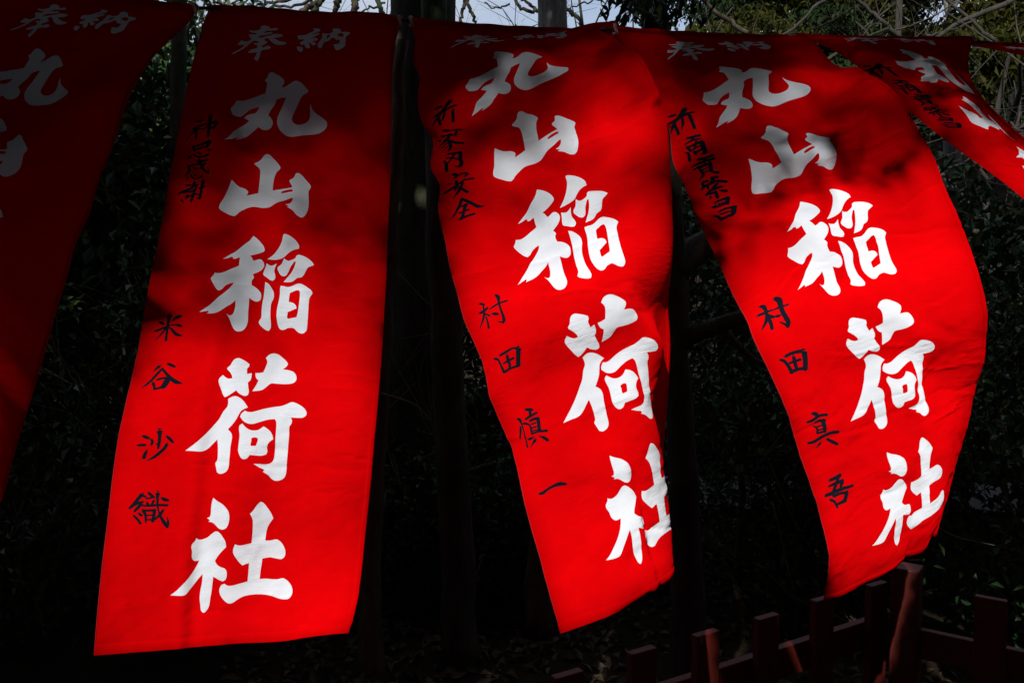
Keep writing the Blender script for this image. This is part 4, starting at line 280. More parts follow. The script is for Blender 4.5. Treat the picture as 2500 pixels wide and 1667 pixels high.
def disp(b, u, v):
    d = .0035 * vnoise(u * 7 + 3, v * 4.2, 100 + b) * sstep(v, .05, .6)
    d += .0017 * vnoise(u * 19, v * 30, 200 + b) * sstep(v, .2, 1.0)
    d += .0009 * vnoise(u * 45 + v * 12, v * 60, 300 + b) * sstep(v, .5, 1.2)
    for (cu, cv, a, ln, w, h) in CREASES[b]:
        x = (u - cu) * math.cos(a) + (v - cv) * math.sin(a); y = -(u - cu) * math.sin(a) + (v - cv) * math.cos(a)
        y = y + .006 * np.sin(x * 38 + cu * 50)
        d += h * np.exp(-(y / w) ** 2) * np.exp(-(x / ln) ** 4)
    if b >= 5: d *= .35
    if b == 3: d *= 1 - .75 * sstep(u, .36, .48) * sstep(v, .5, .9)
    if b == 2:      # upright crease through the lower half
        c = .205 + .012 * np.sin(v * 3); s = sstep(v, .75, 1.2); x = u - c
        d += s * (.0032 * np.exp(-((x + .015) / .017) ** 2) - .0034 * np.exp(-((x - .015) / .018) ** 2))
        d += sstep(v, .9, 1.4) * .006 * np.sin((u - .2) * 26) * sstep(u, .2, .3)
    if b == 3:
        c = .262 + .02 * (v - 1.5); s = sstep(v, 1.32, 1.62); x = u - c
        d += s * (.0035 * np.exp(-((x + .010) / .012) ** 2) - .004 * np.exp(-((x - .011) / .012) ** 2))
    if b == 4:
        c = .285; s = sstep(v, 1.5, 1.72); x = u - c
        d += s * (.0025 * np.exp(-((x + .010) / .012) ** 2) - .003 * np.exp(-((x - .010) / .012) ** 2))
    return d
def base(b, u, v):
    u = np.asarray(u, float); v = np.asarray(v, float)
    if b == 6:
        tl = np.array([1.43, -.992, 2.72])
        k = v / 1.8
        return tl + u[:, None] * np.array([.985, .01, .12]) + v[:, None] * np.array([.36, .50, -.72]) + (np.sin(k * 3.1) * .06)[:, None] * np.array([0, -.8, -.5]) + (np.sin(u * 9 + v * 3) * .012)[:, None] * np.array([0, .6, -.6])
    P = NETS[b]
    X = spline(P, u, v)
    if b == 2: return X
    # the cord pulls the top edge straight
    e0, e1 = spline(P, np.array([0.0, BW]), np.zeros(2)); z0 = np.zeros_like(v); k = u[:, None] / BW
    if b == 5: e1 = e1 + np.array([0, -.002, 0])
    ln_ = e0 * (1 - k) + e1 * k + (4 * k * (1 - k)) * np.array([0, .006, 0])
    return X + (ln_ - spline(P, u, z0)) * np.exp(-(v / .10) ** 2)[:, None]
def spline(P, u, v):
    ku, U = bas(np.clip(u / BW, 0, 1) * NU, NU); kv, V = bas(np.clip(v / BH, 0, 1) * NV, NV)
    idx = (kv[:, None] + np.arange(4))[:, :, None] * (NU + 3) + (ku[:, None] + np.arange(4))[:, None, :]
    return np.einsum('ma,mac->mc', (V[:, :, None] * U[:, None, :]).reshape(-1, 16), P[idx.reshape(-1, 16)])
def frame_n(b, u, v, e=.004):
    a = base(b, np.clip(u + e, 0, BW), v) - base(b, np.clip(u - e, 0, BW), v); c = base(b, u, np.clip(v + e, 0, BH)) - base(b, u, np.clip(v - e, 0, BH))
    n = -np.cross(a, c); return n / (np.linalg.norm(n, axis=1)[:, None] + 1e-12)
def surf(b, u, v, off=0.0):
    u = np.asarray(u, float); v = np.asarray(v, float)
    return c2w(base(b, u, v) + frame_n(b, u, v) * (disp(b, u, v) + off)[:, None])
def surf_n(b, u, v, e=.0025):
    u = np.asarray(u, float); v = np.asarray(v, float)
    u0, u1 = np.clip(u - e, 0, BW), np.clip(u + e, 0, BW); v0, v1 = np.clip(v - e, 0, BH), np.clip(v + e, 0, BH)
    n = -np.cross(surf(b, u1, v) - surf(b, u0, v), surf(b, u, v1) - surf(b, u, v0))
    return n / (np.linalg.norm(n, axis=1)[:, None] + 1e-12)
# coarse sheets used only to work out which twigs of the crowns stand in the sun's way
bv_V = []; bv_F = []; kk = 0
for b_ in (1, 2, 3, 4, 5, 6):
    vv, uu = [a.ravel() for a in np.meshgrid(np.linspace(0, BH, 46), np.linspace(0, BW, 16), indexing='ij')]
    bv_V.append(c2w(base(b_, uu, vv)))
    for j in range(45):
        for i in range(15): bv_F.append([kk + j * 16 + i, kk + j * 16 + i + 1, kk + (j + 1) * 16 + i + 1, kk + (j + 1) * 16 + i])
    kk += 46 * 16
BVH = BVHTree.FromPolygons([Vector(p) for p in np.concatenate(bv_V)], bv_F)
def lin(t, a): return float(np.interp(t, [p for p, _ in a], [q for _, q in a]))
YB = [(1640, 560), (1690, 660), (1722, 705), (1752, 645), (1792, 705), (1828, 640), (1852, 690), (1880, 565), (1905, 640), (1932, 485), (1962, 560), (1988, 450), (2012, 505), (2040, 430), (2066, 525), (2092, 450), (2130, 535), (2160, 470), (2192, 545), (2218, 465), (2250, 420), (2290, 320), (2330, 300)]
def sunlight_share(px):
    """share of the sun that comes through the crowns at a photograph pixel on the banners"""
    x, y = px
    if x < 480 - y * .36 and x < 440: return lin(y, [(0, .001), (250, .002), (500, .01), (800, .05), (1100, .09)])
    if x < 985: return lin(y + .10 * (x - 600), [(0, .003), (100, .004), (200, .008), (320, .05), (480, .22), (640, .32), (760, .46), (870, .76), (980, 1)])
    if x < 1640 and not (y < 400 and x > 1480 + .55 * y):
        return lin(y + .42 * (x - 1100), [(0, .004), (100, .008), (195, .025), (340, .14), (460, .5), (560, .58), (690, .8), (780, .95), (840, 1)])
    if x < 2300 and y > (x - 1930) * .62 or x < 1930:
        yb = lin(x, YB)
        return lin(y - yb, [(-600, .008), (-500, .03), (-420, .06), (-250, .2), (-120, .32), (-45, .3), (30, .95), (45, 1)])
    if x > 2300: return lin(y - (x - 2300) * .1, [(120, .02), (200, .08), (270, .2), (330, .4), (385, 1)])
    return lin(y, [(90, .008), (200, .05), (300, .2)])

# ---------------------------------------------------------------- ground, path, hillside
def height(x, y):
    h = 9.5 * sstep(y + .9 * x, 17, 46) * sstep(x + .15 * y, -2, 12)
    h = h + 14.0 * sstep(-y + .15 * np.abs(x), 13, 27) + 12.0 * sstep(np.abs(x) - .5 * np.maximum(y, 0), 13, 25)     # banks added out of view round the grove to block the low sky
    h = h + .16 * vnoise(x * .35 + 9, y * .35, 5) * sstep(np.hypot(x, y), 3, 9)
    return h + .03 * vnoise(x * 1.7, y * 1.7, 6) * sstep(y, 3, 5)
xs = np.concatenate([np.linspace(-300, -36, 8), np.linspace(-32, 40, 145), np.linspace(45, 300, 8)])
ys = np.concatenate([np.linspace(-80, -40, 4), np.linspace(-34, -7, 14), np.linspace(-6, 50, 113), np.linspace(55, 500, 8)])
gx, gy = np.meshgrid(xs, ys); gz = height(gx, gy)
nx = len(xs); Fg = [[j * nx + i, j * nx + i + 1, (j + 1) * nx + i + 1, (j + 1) * nx + i] for j in range(len(ys) - 1) for i in range(nx - 1)]
tag(mesh_obj('ground', np.stack([gx, gy, gz], -1).reshape(-1, 3), Fg, M['floor']), kind='structure')
px_ = np.linspace(-9, 6, 31); pth = []
for x in px_:
    for w in (-.7, .7):
        y = 8.1 + .12 * x + w + .05 * math.sin(x * 2); pth.append((x, y, float(height(np.array(x), np.array(y))) + .012))
pth = np.array(pth); pth[:, 2] = np.maximum(pth[:, 2], np.interp(pth[:, 0], px_, [max(pth[2 * i][2], pth[2 * i + 1][2]) for i in range(31)]))
tag(mesh_obj('path', pth, [[2 * i, 2 * i + 2, 2 * i + 3, 2 * i + 1] for i in range(30)], M['path']), kind='structure')
def ground_z(x, y): return float(height(np.array(float(x)), np.array(float(y))))

# ---------------------------------------------------------------- trees
def branch_tree(root, dirv, length, rad, depth, r, out, up=.15, spread=.75, nseg=5):
    """recursive bare branches; out collects (verts, faces)"""
    P = [np.asarray(root, float)]; d = np.asarray(dirv, float); d /= np.linalg.norm(d)
    for i in range(nseg):
        d = d + r.normal(0, .13, 3) + np.array([0, 0, up * .25]); d /= np.linalg.norm(d); P.append(P[-1] + d * length / nseg)
    R = np.linspace(rad, rad * .45, nseg + 1)
    out.append(tube(P, R, 6 if rad > .02 else 4, cap=False, rough=.06, seed=int(r.integers(1e6))))
    tips = [P[-1]]
    if depth > 0:
        for k in range(int(r.integers(2, 5))):
            i = int(r.integers(1, nseg + 1)); q = rand_dirs(1, r)[0]; dd = d * (1 - spread) + q * spread + np.array([0, 0, up]); 
            tips += branch_tree(P[i], dd, length * r.uniform(.45, .75), R[i] * r.uniform(.5, .75), depth - 1, r, out, up, spread, max(3, nseg - 1))
    return tips
def crown_points(centre, radii, n, r, clumps=40):
    """points gathered in clumps through an ellipsoid"""
    cc = rand_dirs(clumps, r) * (r.random(clumps) ** .4)[:, None]
    i = r.integers(0, clumps, n); p = cc[i] + r.normal(0, .17, (n, 3)); k = np.linalg.norm(p, axis=1); p[k > 1.1] *= (1.05 / k[k > 1.1])[:, None]
    return np.asarray(centre) + p * np.asarray(radii)
AX1 = np.cross(L, [0, 0, 1.0]); AX1 /= np.linalg.norm(AX1); AX2 = np.cross(L, AX1)
def sun_prune(Pt, ll, jitter, r, neff=None, mode='far'):
    """drop leaves that would shade the sunlit cloth"""
    Ld = Vector(-L); hits = np.full((len(Pt), 2), np.nan); n = len(Pt); keep = np.ones(n, bool); area = ll * ll * .31
    near = np.zeros(n, bool)
    sw = Pt - L * ((Pt[:, 1] - 2.2) / L[1])[:, None]          # where its shadow crosses the plane of the row
    cand = np.where((sw[:, 0] > -2.4) & (sw[:, 0] < 2.4) & (sw[:, 2] > .5) & (sw[:, 2] < 3.6) & (Pt[:, 1] < 2.0))[0]
    for i in cand:
        h = BVH.ray_cast(Vector(Pt[i]), Ld, 60)
        if h[0] is not None: hits[i] = w2px(np.array(h[0]))
    hit = ~np.isnan(hits[:, 0])
    N = hit.sum() * area * .5 / 4.6 if neff is None else neff      # leaf layers over the cloth as the sun sees it
    for i in cand:
        if hit[i]:
            T = sunlight_share(hits[i] + r.normal(0, jitter, 2))
            if mode == 'near':
                x_, y_ = hits[i]
                if x_ > 1640:
                    band = abs(y_ - lin(x_, YB) + 60) < 110 if x_ < 2300 else True
                    T = T ** .4 if (band and T < .9) else 1.0
                else: T = T if T < .012 else 1.0
            elif mode == 'far' and hits[i][0] > 1640 and abs(hits[i][1] - lin(hits[i][0], YB) + 60) < 110: T = T ** .6
            elif mode == 'over': T = 1.0
            keep[i] = r.random() < min(1, -math.log(max(T, 1e-3)) / max(N, .1)) * .97
        if keep[i]:
            for a, c in ((1, 0), (-1, 0), (0, 1), (0, -1)):
                h = BVH.ray_cast(Vector(Pt[i] + (AX1 * a + AX2 * c) * ll * .5), Ld, 60)
                if h[0] is not None and sunlight_share(w2px(np.array(h[0]))) > .93: keep[i] = False; break
    return keep, N, hit.sum()
def beam_clear(path, thr=.3):
    path = np.asarray(path); t = np.linspace(0, len(path) - 1, 24)
    for q in t:
        i = min(int(q), len(path) - 2); p = path[i] + (path[i + 1] - path[i]) * (q - i); h = BVH.ray_cast(Vector(p), Vector(-L), 60)
        if h[0] is not None and sunlight_share(w2px(np.array(h[0]))) > thr: return False
    return True
def leaf_cloud(Pt, r, ln, wd, droop=.5):
    n = len(Pt); D = rand_dirs(n, r) + np.array([0, 0, -droop]); Nn = rand_dirs(n, r) * .8 + np.array([0, 0, 1.0])
    return leaves(Pt, D, Nn, ln * r.uniform(.7, 1.25, n), wd * r.uniform(.7, 1.2, n))
def plain_trunk(base_p, top_p, r0, r1, bend, seed, n=14, sides=16):
    t = np.linspace(0, 1, n)[:, None]; P = np.asarray(base_p) * (1 - t) + np.asarray(top_p) * t
    rr = np.random.default_rng(seed); w = np.cumsum(rr.normal(0, bend, (n, 3)), 0); w -= w[:1]; w -= t * w[-1:]; P = P + w
    R = r0 + (r1 - r0) * t[:, 0]; R = R * (1 + .45 * np.exp(-t[:, 0] * n * .9)); return tube(P, R, sides, True, .07, seed), P, R

# crowns out of the picture, over and behind the viewer: they keep the sun and most of the sky off the grove; the far ones are added to block skylight
CANOPY = [ # label, trunk, crown centre, radii, leaves, leaf length, jitter
    ('tall evergreen behind the viewpoint on the left, its crown shading the banner tops', (-9.5, -13.5), (-4.0, -10.0, 11.4), (3.1, 2.9, 1.5), 62000, .095, 10),
    ('evergreen close behind the viewpoint with a low bough over the banners', (2.9, -3.6), (-.05, -2.3, 5.9), (3.4, 1.7, 1.0), 30000, .07, 5),
    ('evergreen beside the viewpoint on the left, crown overhead', (-6.4, .2), (-5.5, -.5, 6.8), (4.0, 4.0, 2.2), 30000, .24, 10),
    ('evergreen beside the viewpoint on the right, crown overhead', (5.6, .4), (4.4, 1.0, 7.0), (3.9, 3.6, 1.8), 23000, .24, 10),
    ('evergreen straight behind the viewpoint with a crown above it', (1.9, -4.2), (-.5, .9, 8.2), (4.0, 3.6, 1.7), 23000, .24, 10),
    ('unseen evergreen added far back on the right behind the viewpoint to block the sky', (5.2, -8.5), (4.6, -7.0, 6.0), (4.6, 3.0, 5.6), 16000, .32, 10),
    ('unseen evergreen added far back behind the viewpoint in the middle to block the sky', (-.4, -13.0), (-.4, -12.2, 6.0), (5.4, 2.6, 6.0), 16000, .32, 10),
    ('unseen evergreen added far back on the left behind the viewpoint to block the sky', (-11.5, -6.5), (-10.5, -6.0, 6.0), (3.6, 5.0, 6.0), 16000, .32, 10),
    ('unseen evergreen added to the far left of the viewpoint to block the sky', (-11.5, 2.5), (-10.5, 2.0, 5.0), (3.0, 4.5, 5.2), 12000, .32, 10),
    ('unseen evergreen added to the far right of the viewpoint to block the sky', (11.0, 0.0), (10.5, -.5, 5.4), (3.0, 5.0, 5.4), 12000, .32, 10),
]
for ci, (lab, (tx, ty), cc, rad, nl, ll, jit) in enumerate(CANOPY):
    r = np.random.default_rng(500 + ci)
    e = empty('evergreen_tree', (tx, ty, 0), lab, 'tree', 'evergreens around the viewpoint')
    tz = np.array([tx * .65 + cc[0] * .35, ty * .65 + cc[1] * .35, cc[2] - (1.5 if ci == 0 else 0)])
    (V, Fc), P, R = plain_trunk((tx, ty, -.1), tz, .24, .10, .03, 600 + ci)
    limbs = []
    for k in range(9):
        i = int(r.integers(7, 14)); q = crown_points(cc, rad, 1, r)[0]; s = np.linspace(0, 1, 6)[:, None]
        path = P[i] * (1 - s) + q * s + np.sin(s * 3.1) * np.array([0, 0, .25])
        if not beam_clear(path): continue
        limbs.append(tube(path, np.linspace(R[i] * .5, .012, 6), 6, False, .05, k))
    if not beam_clear(P): print('trunk in the beam', ci)
    mesh_obj('trunk', *join([(V, Fc)] + limbs), M['bark'], e)
    Pt = crown_points(cc, rad, nl, r, [900, 300][ci] if ci < 2 else 60)
    keep, N, nh = sun_prune(Pt, ll, jit, r, None, ['far', 'near'][ci] if ci < 2 else 'over')
    print('canopy', ci, 'layers', round(N, 2), 'hits', nh, 'kept', keep.sum())
    lla = np.full(keep.sum(), ll); Pk = Pt[keep]
    if ci == 0:      # extra leaves added up the sun's rays to darken the banner tops
        ex = []
        for b_ in (1, 2, 3, 4, 5):
            q = c2w(base(b_, r.uniform(0, BW, 2600), r.uniform(0, 1.1, 2600) * (1.6 if b_ == 1 else 1))); ex.append(q[[sunlight_share(p_) < .03 for p_ in w2px(q)]])
        ex = np.concatenate(ex); ex = ex + L * r.uniform(11, 16.5, len(ex))[:, None] + r.normal(0, .03, (len(ex), 3))
        Pk = np.concatenate([Pk, ex]); lla = np.concatenate([lla, np.full(len(ex), .11)])
    if ci == 1:      # loose leaves added in the sun's path to shade the fence and ground behind
        n_ = 50000; t_ = r.random(n_)
        fp = np.stack([np.interp(t_, [0, .62, 1], [-.6, 1.6, 2.4]), np.interp(t_, [0, .62, 1], [2.0, 3.3, 2.6]), r.uniform(.1, .98, n_)], -1)
        fp[:, :2] += r.normal(0, .05, (n_, 2))
        gp = np.stack([r.uniform(-2.6, 2.6, n_), r.uniform(2.4, 5.5, n_), np.zeros(n_)], -1); fp = np.concatenate([fp, gp[:24000]])
        cl = [i for i, p_ in enumerate(fp) if BVH.ray_cast(Vector(p_), Vector(L), 60)[0] is None]; fp = fp[cl]
        far_ = np.arange(len(fp)); sz = np.where(r.random(len(fp)) < .5, .035, .08); fp = fp + L * r.uniform(4.6, 9, len(fp))[:, None]
        small = sz < .05; kp = np.zeros(len(fp), bool)
        kp[small] = sun_prune(fp[small], .022, 0, r, 1.0, 'over')[0]; kp[~small] = sun_prune(fp[~small], .08, 0, r, 1.0, 'over')[0]
        kp &= fp[:, 2] > 3.4 + .6 * np.maximum(fp[:, 1], 0); print('fence shade', kp.sum())
        Pk = np.concatenate([Pk, fp[kp]]); lla = np.concatenate([lla, sz[kp]])
    V, Fc = leaf_cloud(Pk, r, lla, lla * .5)
    mesh_obj('crown', V, Fc, M['leaf_canopy'], e, smooth=False)
# trees that stand in the picture -------------------------------------------------
def canopy_leaves(cc, rad, n, ll, seed):
    r = np.random.default_rng(seed); Pt = crown_points(cc, rad, n, r, 40); keep, N, nh = sun_prune(Pt, ll, 10, r, 1.0, 'over')
    return leaf_cloud(Pt[keep], r, ll, ll * .5)
def grove_tree(name, label, pts, mat, seed, crown=None, branches=(), sides=16):
    """pts: list of (px, py, width_px, depth) from the foot upward"""
    W = np.array([px_at_y(a, b, d) for a, b, w, d in pts]); Rr = np.array([w / 2 / F_PX * d for a, b, w, d in pts])
    foot = W[0].copy(); gz = ground_z(foot[0], foot[1])
    if foot[2] > gz:
        W = np.vstack([[foot[0], foot[1], gz - .08], W]); Rr = np.concatenate([[Rr[0] * 1.25], Rr])
    # resample
    s = np.concatenate([[0], np.cumsum(np.linalg.norm(np.diff(W, axis=0), axis=1))]); t = np.linspace(0, s[-1], max(12, int(s[-1] / .16)))
    P = np.stack([np.interp(t, s, W[:, k]) for k in range(3)], 1); R = np.interp(t, s, Rr)
    for _ in range(3): P[1:-1] = (P[:-2] + 2 * P[1:-1] + P[2:]) / 4
    rr = np.random.default_rng(seed); P[1:-1] += rr.normal(0, .006, P[1:-1].shape)
    e = empty(name, (W[0][0], W[0][1], gz), label, 'tree')
    mesh_obj('trunk', *tube(P, R, sides, True, .08, seed), M[mat], e)
    for br in branches:
        B = np.array([px_at_y(a, b, d) for a, b, w, d in br]); q = np.array([w / 2 / F_PX * d for a, b, w, d in br])
        s = np.linspace(0, 1, len(B)); t = np.linspace(0, 1, 14); Pb = np.stack([np.interp(t, s, B[:, k]) for k in range(3)], 1); qb = np.interp(t, s, q)
        for _ in range(2): Pb[1:-1] = (Pb[:-2] + 2 * Pb[1:-1] + Pb[2:]) / 4
        mesh_obj('branch', *tube(Pb, qb, 9, True, .09, seed + 3), M[mat], e)
    if crown: mesh_obj('crown', *canopy_leaves(*crown, seed + 9), M['leaf_canopy'], e, smooth=False)
    return e
grove_tree('slender_tree', 'slender dark trunk showing between the two leftmost banners', [(440, 1290, 44, 7.0), (438, 600, 40, 7.0), (436, -120, 36, 7.0), (434, -600, 34, 7.0)], 'bark', 21, ((-2.9, 7.4, 9.4), (2.8, 2.2, 1.7), 1500, .17))
grove_tree('broad_tree', 'thick dark trunk rising above the gap in the middle of the row', [(1020, 1420, 190, 6.0), (1026, 700, 165, 6.0), (1030, 0, 152, 6.0), (1034, -600, 140, 6.0)], 'bark', 22, ((-.8, 6.4, 9.6), (3.4, 2.6, 1.9), 1500, .17))
grove_tree('straight_tree', 'black straight trunk in the middle gap between the banners', [(1122, 1480, 86, 4.6), (1112, 1250, 80, 4.6), (1096, 900, 80, 4.6), (1075, 560, 74, 4.6), (1060, 0, 60, 4.6)], 'bark', 23)
grove_tree('young_tree', 'thin brown trunk along the right edge of the flat banner', [(903, 1520, 60, 4.4), (906, 1300, 52, 4.4), (925, 1000, 44, 4.4), (946, 700, 36, 4.4), (985, 100, 28, 4.4)], 'bark_brown', 24)
grove_tree('stout_tree', 'brown trunk low behind the left corner of the middle banner', [(1316, 1560, 74, 5.0), (1318, 1350, 64, 5.0), (1325, 900, 58, 5.0), (1350, 100, 46, 5.2)], 'bark_brown', 25)
grove_tree('grey_tree', 'pale grey trunk standing above the middle banner against the sky', [(1345, 1200, 90, 8.5), (1348, 500, 80, 8.5), (1350, 0, 72, 8.5), (1352, -500, 62, 8.5)], 'bark_grey', 26)
grove_tree('forked_tree', 'dark forked trunk between the middle banner and the bulging one', [(1692, 1600, 96, 4.3), (1680, 1400, 78, 4.3), (1668, 1150, 72, 4.3), (1650, 880, 66, 4.3), (1638, 640, 72, 4.3), (1615, 300, 70, 4.3), (1594, 40, 66, 4.3), (1580, -420, 58, 4.3)], 'bark', 27, ((1.0, 4.8, 8.6), (3.0, 2.4, 1.8), 1500, .17),
    branches=[[(1655, 850, 34, 4.3), (1690, 815, 44, 4.25), (1736, 803, 42, 4.2), (1775, 785, 40, 4.15), (1830, 772, 34, 4.1), (1930, 730, 26, 4.0)],
              [(1636, 660, 90, 4.3), (1680, 622, 78, 4.35), (1735, 590, 66, 4.4), (1810, 540, 50, 4.5), (1900, 470, 40, 4.6)],
              [(1762, 800, 20, 4.2), (1795, 838, 18, 4.2), (1840, 880, 15, 4.2), (1900, 905, 12, 4.2)],
              [(1640, 745, 9, 4.3), (1700, 700, 8, 4.3), (1760, 655, 7, 4.3), (1840, 600, 5, 4.3)]])
grove_tree('sapling', 'thin forked sapling in the gap beside the bulging banner', [(1800, 1430, 22, 5.2), (1806, 1300, 18, 5.2), (1812, 1150, 16, 5.2), (1818, 1010, 14, 5.2)], 'bark_brown', 28, branches=[[(1818, 1010, 13, 5.2), (1832, 985, 10, 5.2), (1868, 968, 8, 5.2), (1895, 945, 5, 5.2)], [(1818, 1010, 12, 5.2), (1800, 975, 8, 5.2), (1770, 940, 6, 5.2), (1740, 900, 4, 5.2)], [(1814, 1055, 9, 5.2), (1790, 1032, 6, 5.2), (1745, 1024, 4, 5.2)], [(1810, 1200, 9, 5.2), (1830, 1160, 6, 5.2), (1850, 1145, 3, 5.2)]], sides=9)

# bare winter trees against the sky
BARE = [(-7.6, 15, .16, 5.6, 'bare tree behind the two leftmost banners, twigs against the sky'), (-4.6, 12, .13, 4.8, 'bare tree with arching twigs above the flat banner'),
        (-2.0, 14, .12, 5.4, 'bare tree just left of the thick dark trunk'), (.9, 12.5, .11, 4.6, 'bare tree between the thick dark trunk and the grey one'),
        (3.6, 13, .13, 5.0, 'bare tree right of the grey trunk'), (8.4, 14.5, .15, 4.6, 'bare pale tree above the bulging banner'), (10.8, 13.5, .13, 4.4, 'bare pale tree above the right hand banner')]
for i, (x, y, r0, h, lab) in enumerate(BARE):
    r = np.random.default_rng(800 + i); out = []; gz = ground_z(x, y)
    e = empty('bare_tree', (x, y, gz), lab, 'tree', 'bare trees behind the banners')
    (V, Fc), P, R = plain_trunk((x, y, gz - .1), (x + r.normal(0, .4), y, gz + h), r0, r0 * .55, .05, 820 + i, 10, 10)
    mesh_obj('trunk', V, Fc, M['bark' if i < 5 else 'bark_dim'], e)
    for k in range(10):
        j = int(r.integers(4, 10)); d = rand_dirs(1, r)[0]; d[2] = abs(d[2]) * .5 + .15
        branch_tree(P[j], d, r.uniform(1.8, 3.2), R[j] * .7, 3, r, out, .12, .7)
    mesh_obj('branches', *join(out), M['bark' if i < 5 else 'bark_dim'], e)

# limbs of two of them that cross the strip of sky, and an A-shaped pair of poles
LIMB = [([(455, 22), (480, -8)], 7), ([(528, -8), (545, 14), (575, 22), (602, 21)], 8), ([(545, 14), (562, -8)], 5), ([(618, 27), (655, 7), (690, 3), (730, -8)], 8), ([(655, 30), (668, 12), (700, 22), (740, 14), (768, -8)], 7), ([(733, 34), (768, 10), (796, -10)], 18), ([(762, 36), (775, 12), (788, -10)], 14), ([(818, 36), (826, -10)], 15), ([(862, 40), (869, -10)], 17), ([(938, 46), (918, -10)], 13), ([(955, 34), (932, 48)], 6), ([(882, 38), (900, 15), (915, 22), (940, 8)], 5),
        ([(1122, 56), (1140, -8)], 9), ([(1160, 56), (1138, -8)], 9), ([(1258, -8), (1268, 20), (1298, 30), (1320, 24)], 9), ([(1268, -8), (1312, 27)], 7), ([(1340, -8), (1398, 33), (1425, 66)], 10), ([(1180, 10), (1215, 22), (1240, 12)], 4), ([(1390, 20), (1440, 5), (1480, -8)], 4), ([(1700, -8), (1745, 30), (1790, 60), (1830, 84)], 11), ([(1905, 90), (1950, 60), (1990, 15), (2030, -8)], 7), ([(2080, -8), (2140, 40), (2200, 92)], 10), ([(2280, 95), (2340, 60), (2400, 30), (2510, -8)], 12), ([(2260, 90), (2330, 72), (2380, 48)], 6), ([(2300, -8), (2380, 60), (2430, 100)], 9)]
bts = [o for o in bpy.data.objects if o.name.startswith('bare_tree') and o.type == 'EMPTY']
for i, (pts, w) in enumerate(LIMB):
    x0 = pts[0][0]; e = min(bts, key=lambda o: abs(w2px(np.array([o.location.x, o.location.y, 5.0]))[0] - x0)); Y = e.location.y - 1.5
    P = np.array([px_at_y(a, b, Y) for a, b in pts]); s_ = np.linspace(0, 1, len(P)); t_ = np.linspace(0, 1, 12); P = np.stack([np.interp(t_, s_, P[:, k]) for k in range(3)], 1)
    r = np.random.default_rng(3000 + i); P[1:-1] = (P[:-2] + P[1:-1] * 2 + P[2:]) / 4; P += r.normal(0, .012, P.shape)
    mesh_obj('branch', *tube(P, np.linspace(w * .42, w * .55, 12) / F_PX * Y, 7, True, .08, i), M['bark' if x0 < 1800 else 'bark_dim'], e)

# wooded slope on the right
SLOPE = []
for i in range(60):
    r = np.random.default_rng(900 + i)
    x = r.uniform(4.0, 34); y = r.uniform(15, 36); q = w2px(np.array([x, y, float(height(np.array(x), np.array(y))) + 4.0]))
    if 1720 < q[0] < 2620 and len(SLOPE) < 18: SLOPE.append((float(q[0]), x, y, i, 'yellow' if r.random() < .5 else 'dark'))
SLOPE.sort(); cnt = {'yellow': 0, 'dark': 0}
ORD = ['first', 'second', 'third', 'fourth', 'fifth', 'sixth', 'seventh', 'eighth', 'ninth', 'tenth', 'eleventh', 'twelfth', 'thirteenth', 'fourteenth', 'fifteenth', 'sixteenth', 'seventeenth', 'eighteenth']
for q0, x, y, i, kind in SLOPE:
    r = np.random.default_rng(1900 + i); gz = ground_z(x, y); hh = r.uniform(5, 8)
    nm = 'yellowish green' if kind == 'yellow' else 'dark green'
    e = empty('slope_tree', (x, y, gz), '%s tree on the slope at top right, %s of its colour from the left' % (nm, ORD[cnt[kind]]), 'tree', 'trees on the wooded slope'); cnt[kind] += 1
    (V, Fc), P, R = plain_trunk((x, y, gz - .2), (x + r.normal(0, .5), y, gz + hh), r.uniform(.12, .2), .06, .06, 940 + i, 10, 9)
    out = [(V, Fc)]
    for b in range(5):
        j = int(r.integers(3, 9)); d = rand_dirs(1, r)[0]; d[2] = abs(d[2]) * .5 + .1; branch_tree(P[j], d, r.uniform(1.5, 2.6), R[j] * .5, 1, r, out)
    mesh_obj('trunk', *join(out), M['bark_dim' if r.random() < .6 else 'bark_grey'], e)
    lv = [leaf_cloud(crown_points((x + r.normal(0, .8), y + r.normal(0, .8), gz + hh * r.uniform(.35, 1.0)), (r.uniform(1.2, 2.2), 1.4, r.uniform(.5, .9)), 1100, r, 26), r, .22, .11) for _ in range(4)]
    mesh_obj('crown', *join([(v, f.tolist()) for v, f in lv]), M['leaf_yellow' if kind == 'yellow' else 'leaf_slope'], e, smooth=False)

# ---------------------------------------------------------------- undergrowth
SH = [(-2.9, 4.9, 1.1, 1.5, 'shrub'), (-1.75, 5.0, .9, 2.1, ''), (-1.3, 6.4, 1.0, 2.6, ''), (-.55, 5.6, .7, 1.3, ''), (.15, 6.6, .8, 1.5, ''), (-.1, 5.4, .5, 1.0, ''), (1.3, 6.0, .9, 2.3, ''), (1.9, 5.2, .8, 1.7, ''), (2.6, 5.8, 1.0, 2.0, ''), (3.3, 4.8, 1.0, 1.7, ''), (4.3, 5.6, 1.1, 2.2, ''), (3.0, 7.4, 1.3, 2.9, ''), (-4.4, 6.6, 1.4, 2.8, ''), (.9, 8.8, 1.4, 3.0, ''), (-.9, 9.6, 1.4, 3.0, ''), (5.4, 7.6, 1.4, 2.8, ''), (-2.6, 9.5, 1.5, 3.2, ''), (2.2, 9.8, 1.5, 3.4, ''), (6.6, 9.6, 1.6, 3.4, ''), (4.4, 9.8, 1.5, 3.4, ''), (-5.6, 8.8, 1.8, 5.0, ''), (-3.6, 7.4, 1.4, 4.3, ''), (-7.6, 11, 2.2, 5.6, ''), (-5.0, 12, 2.2, 5.8, ''), (-2.6, 5.9, 1.0, 2.4, ''), (-3.9, 5.2, 1.0, 2.2, ''), (-4.2, 10.2, 1.6, 5.2, ''), (-3.2, 9.0, 1.3, 4.8, '')]
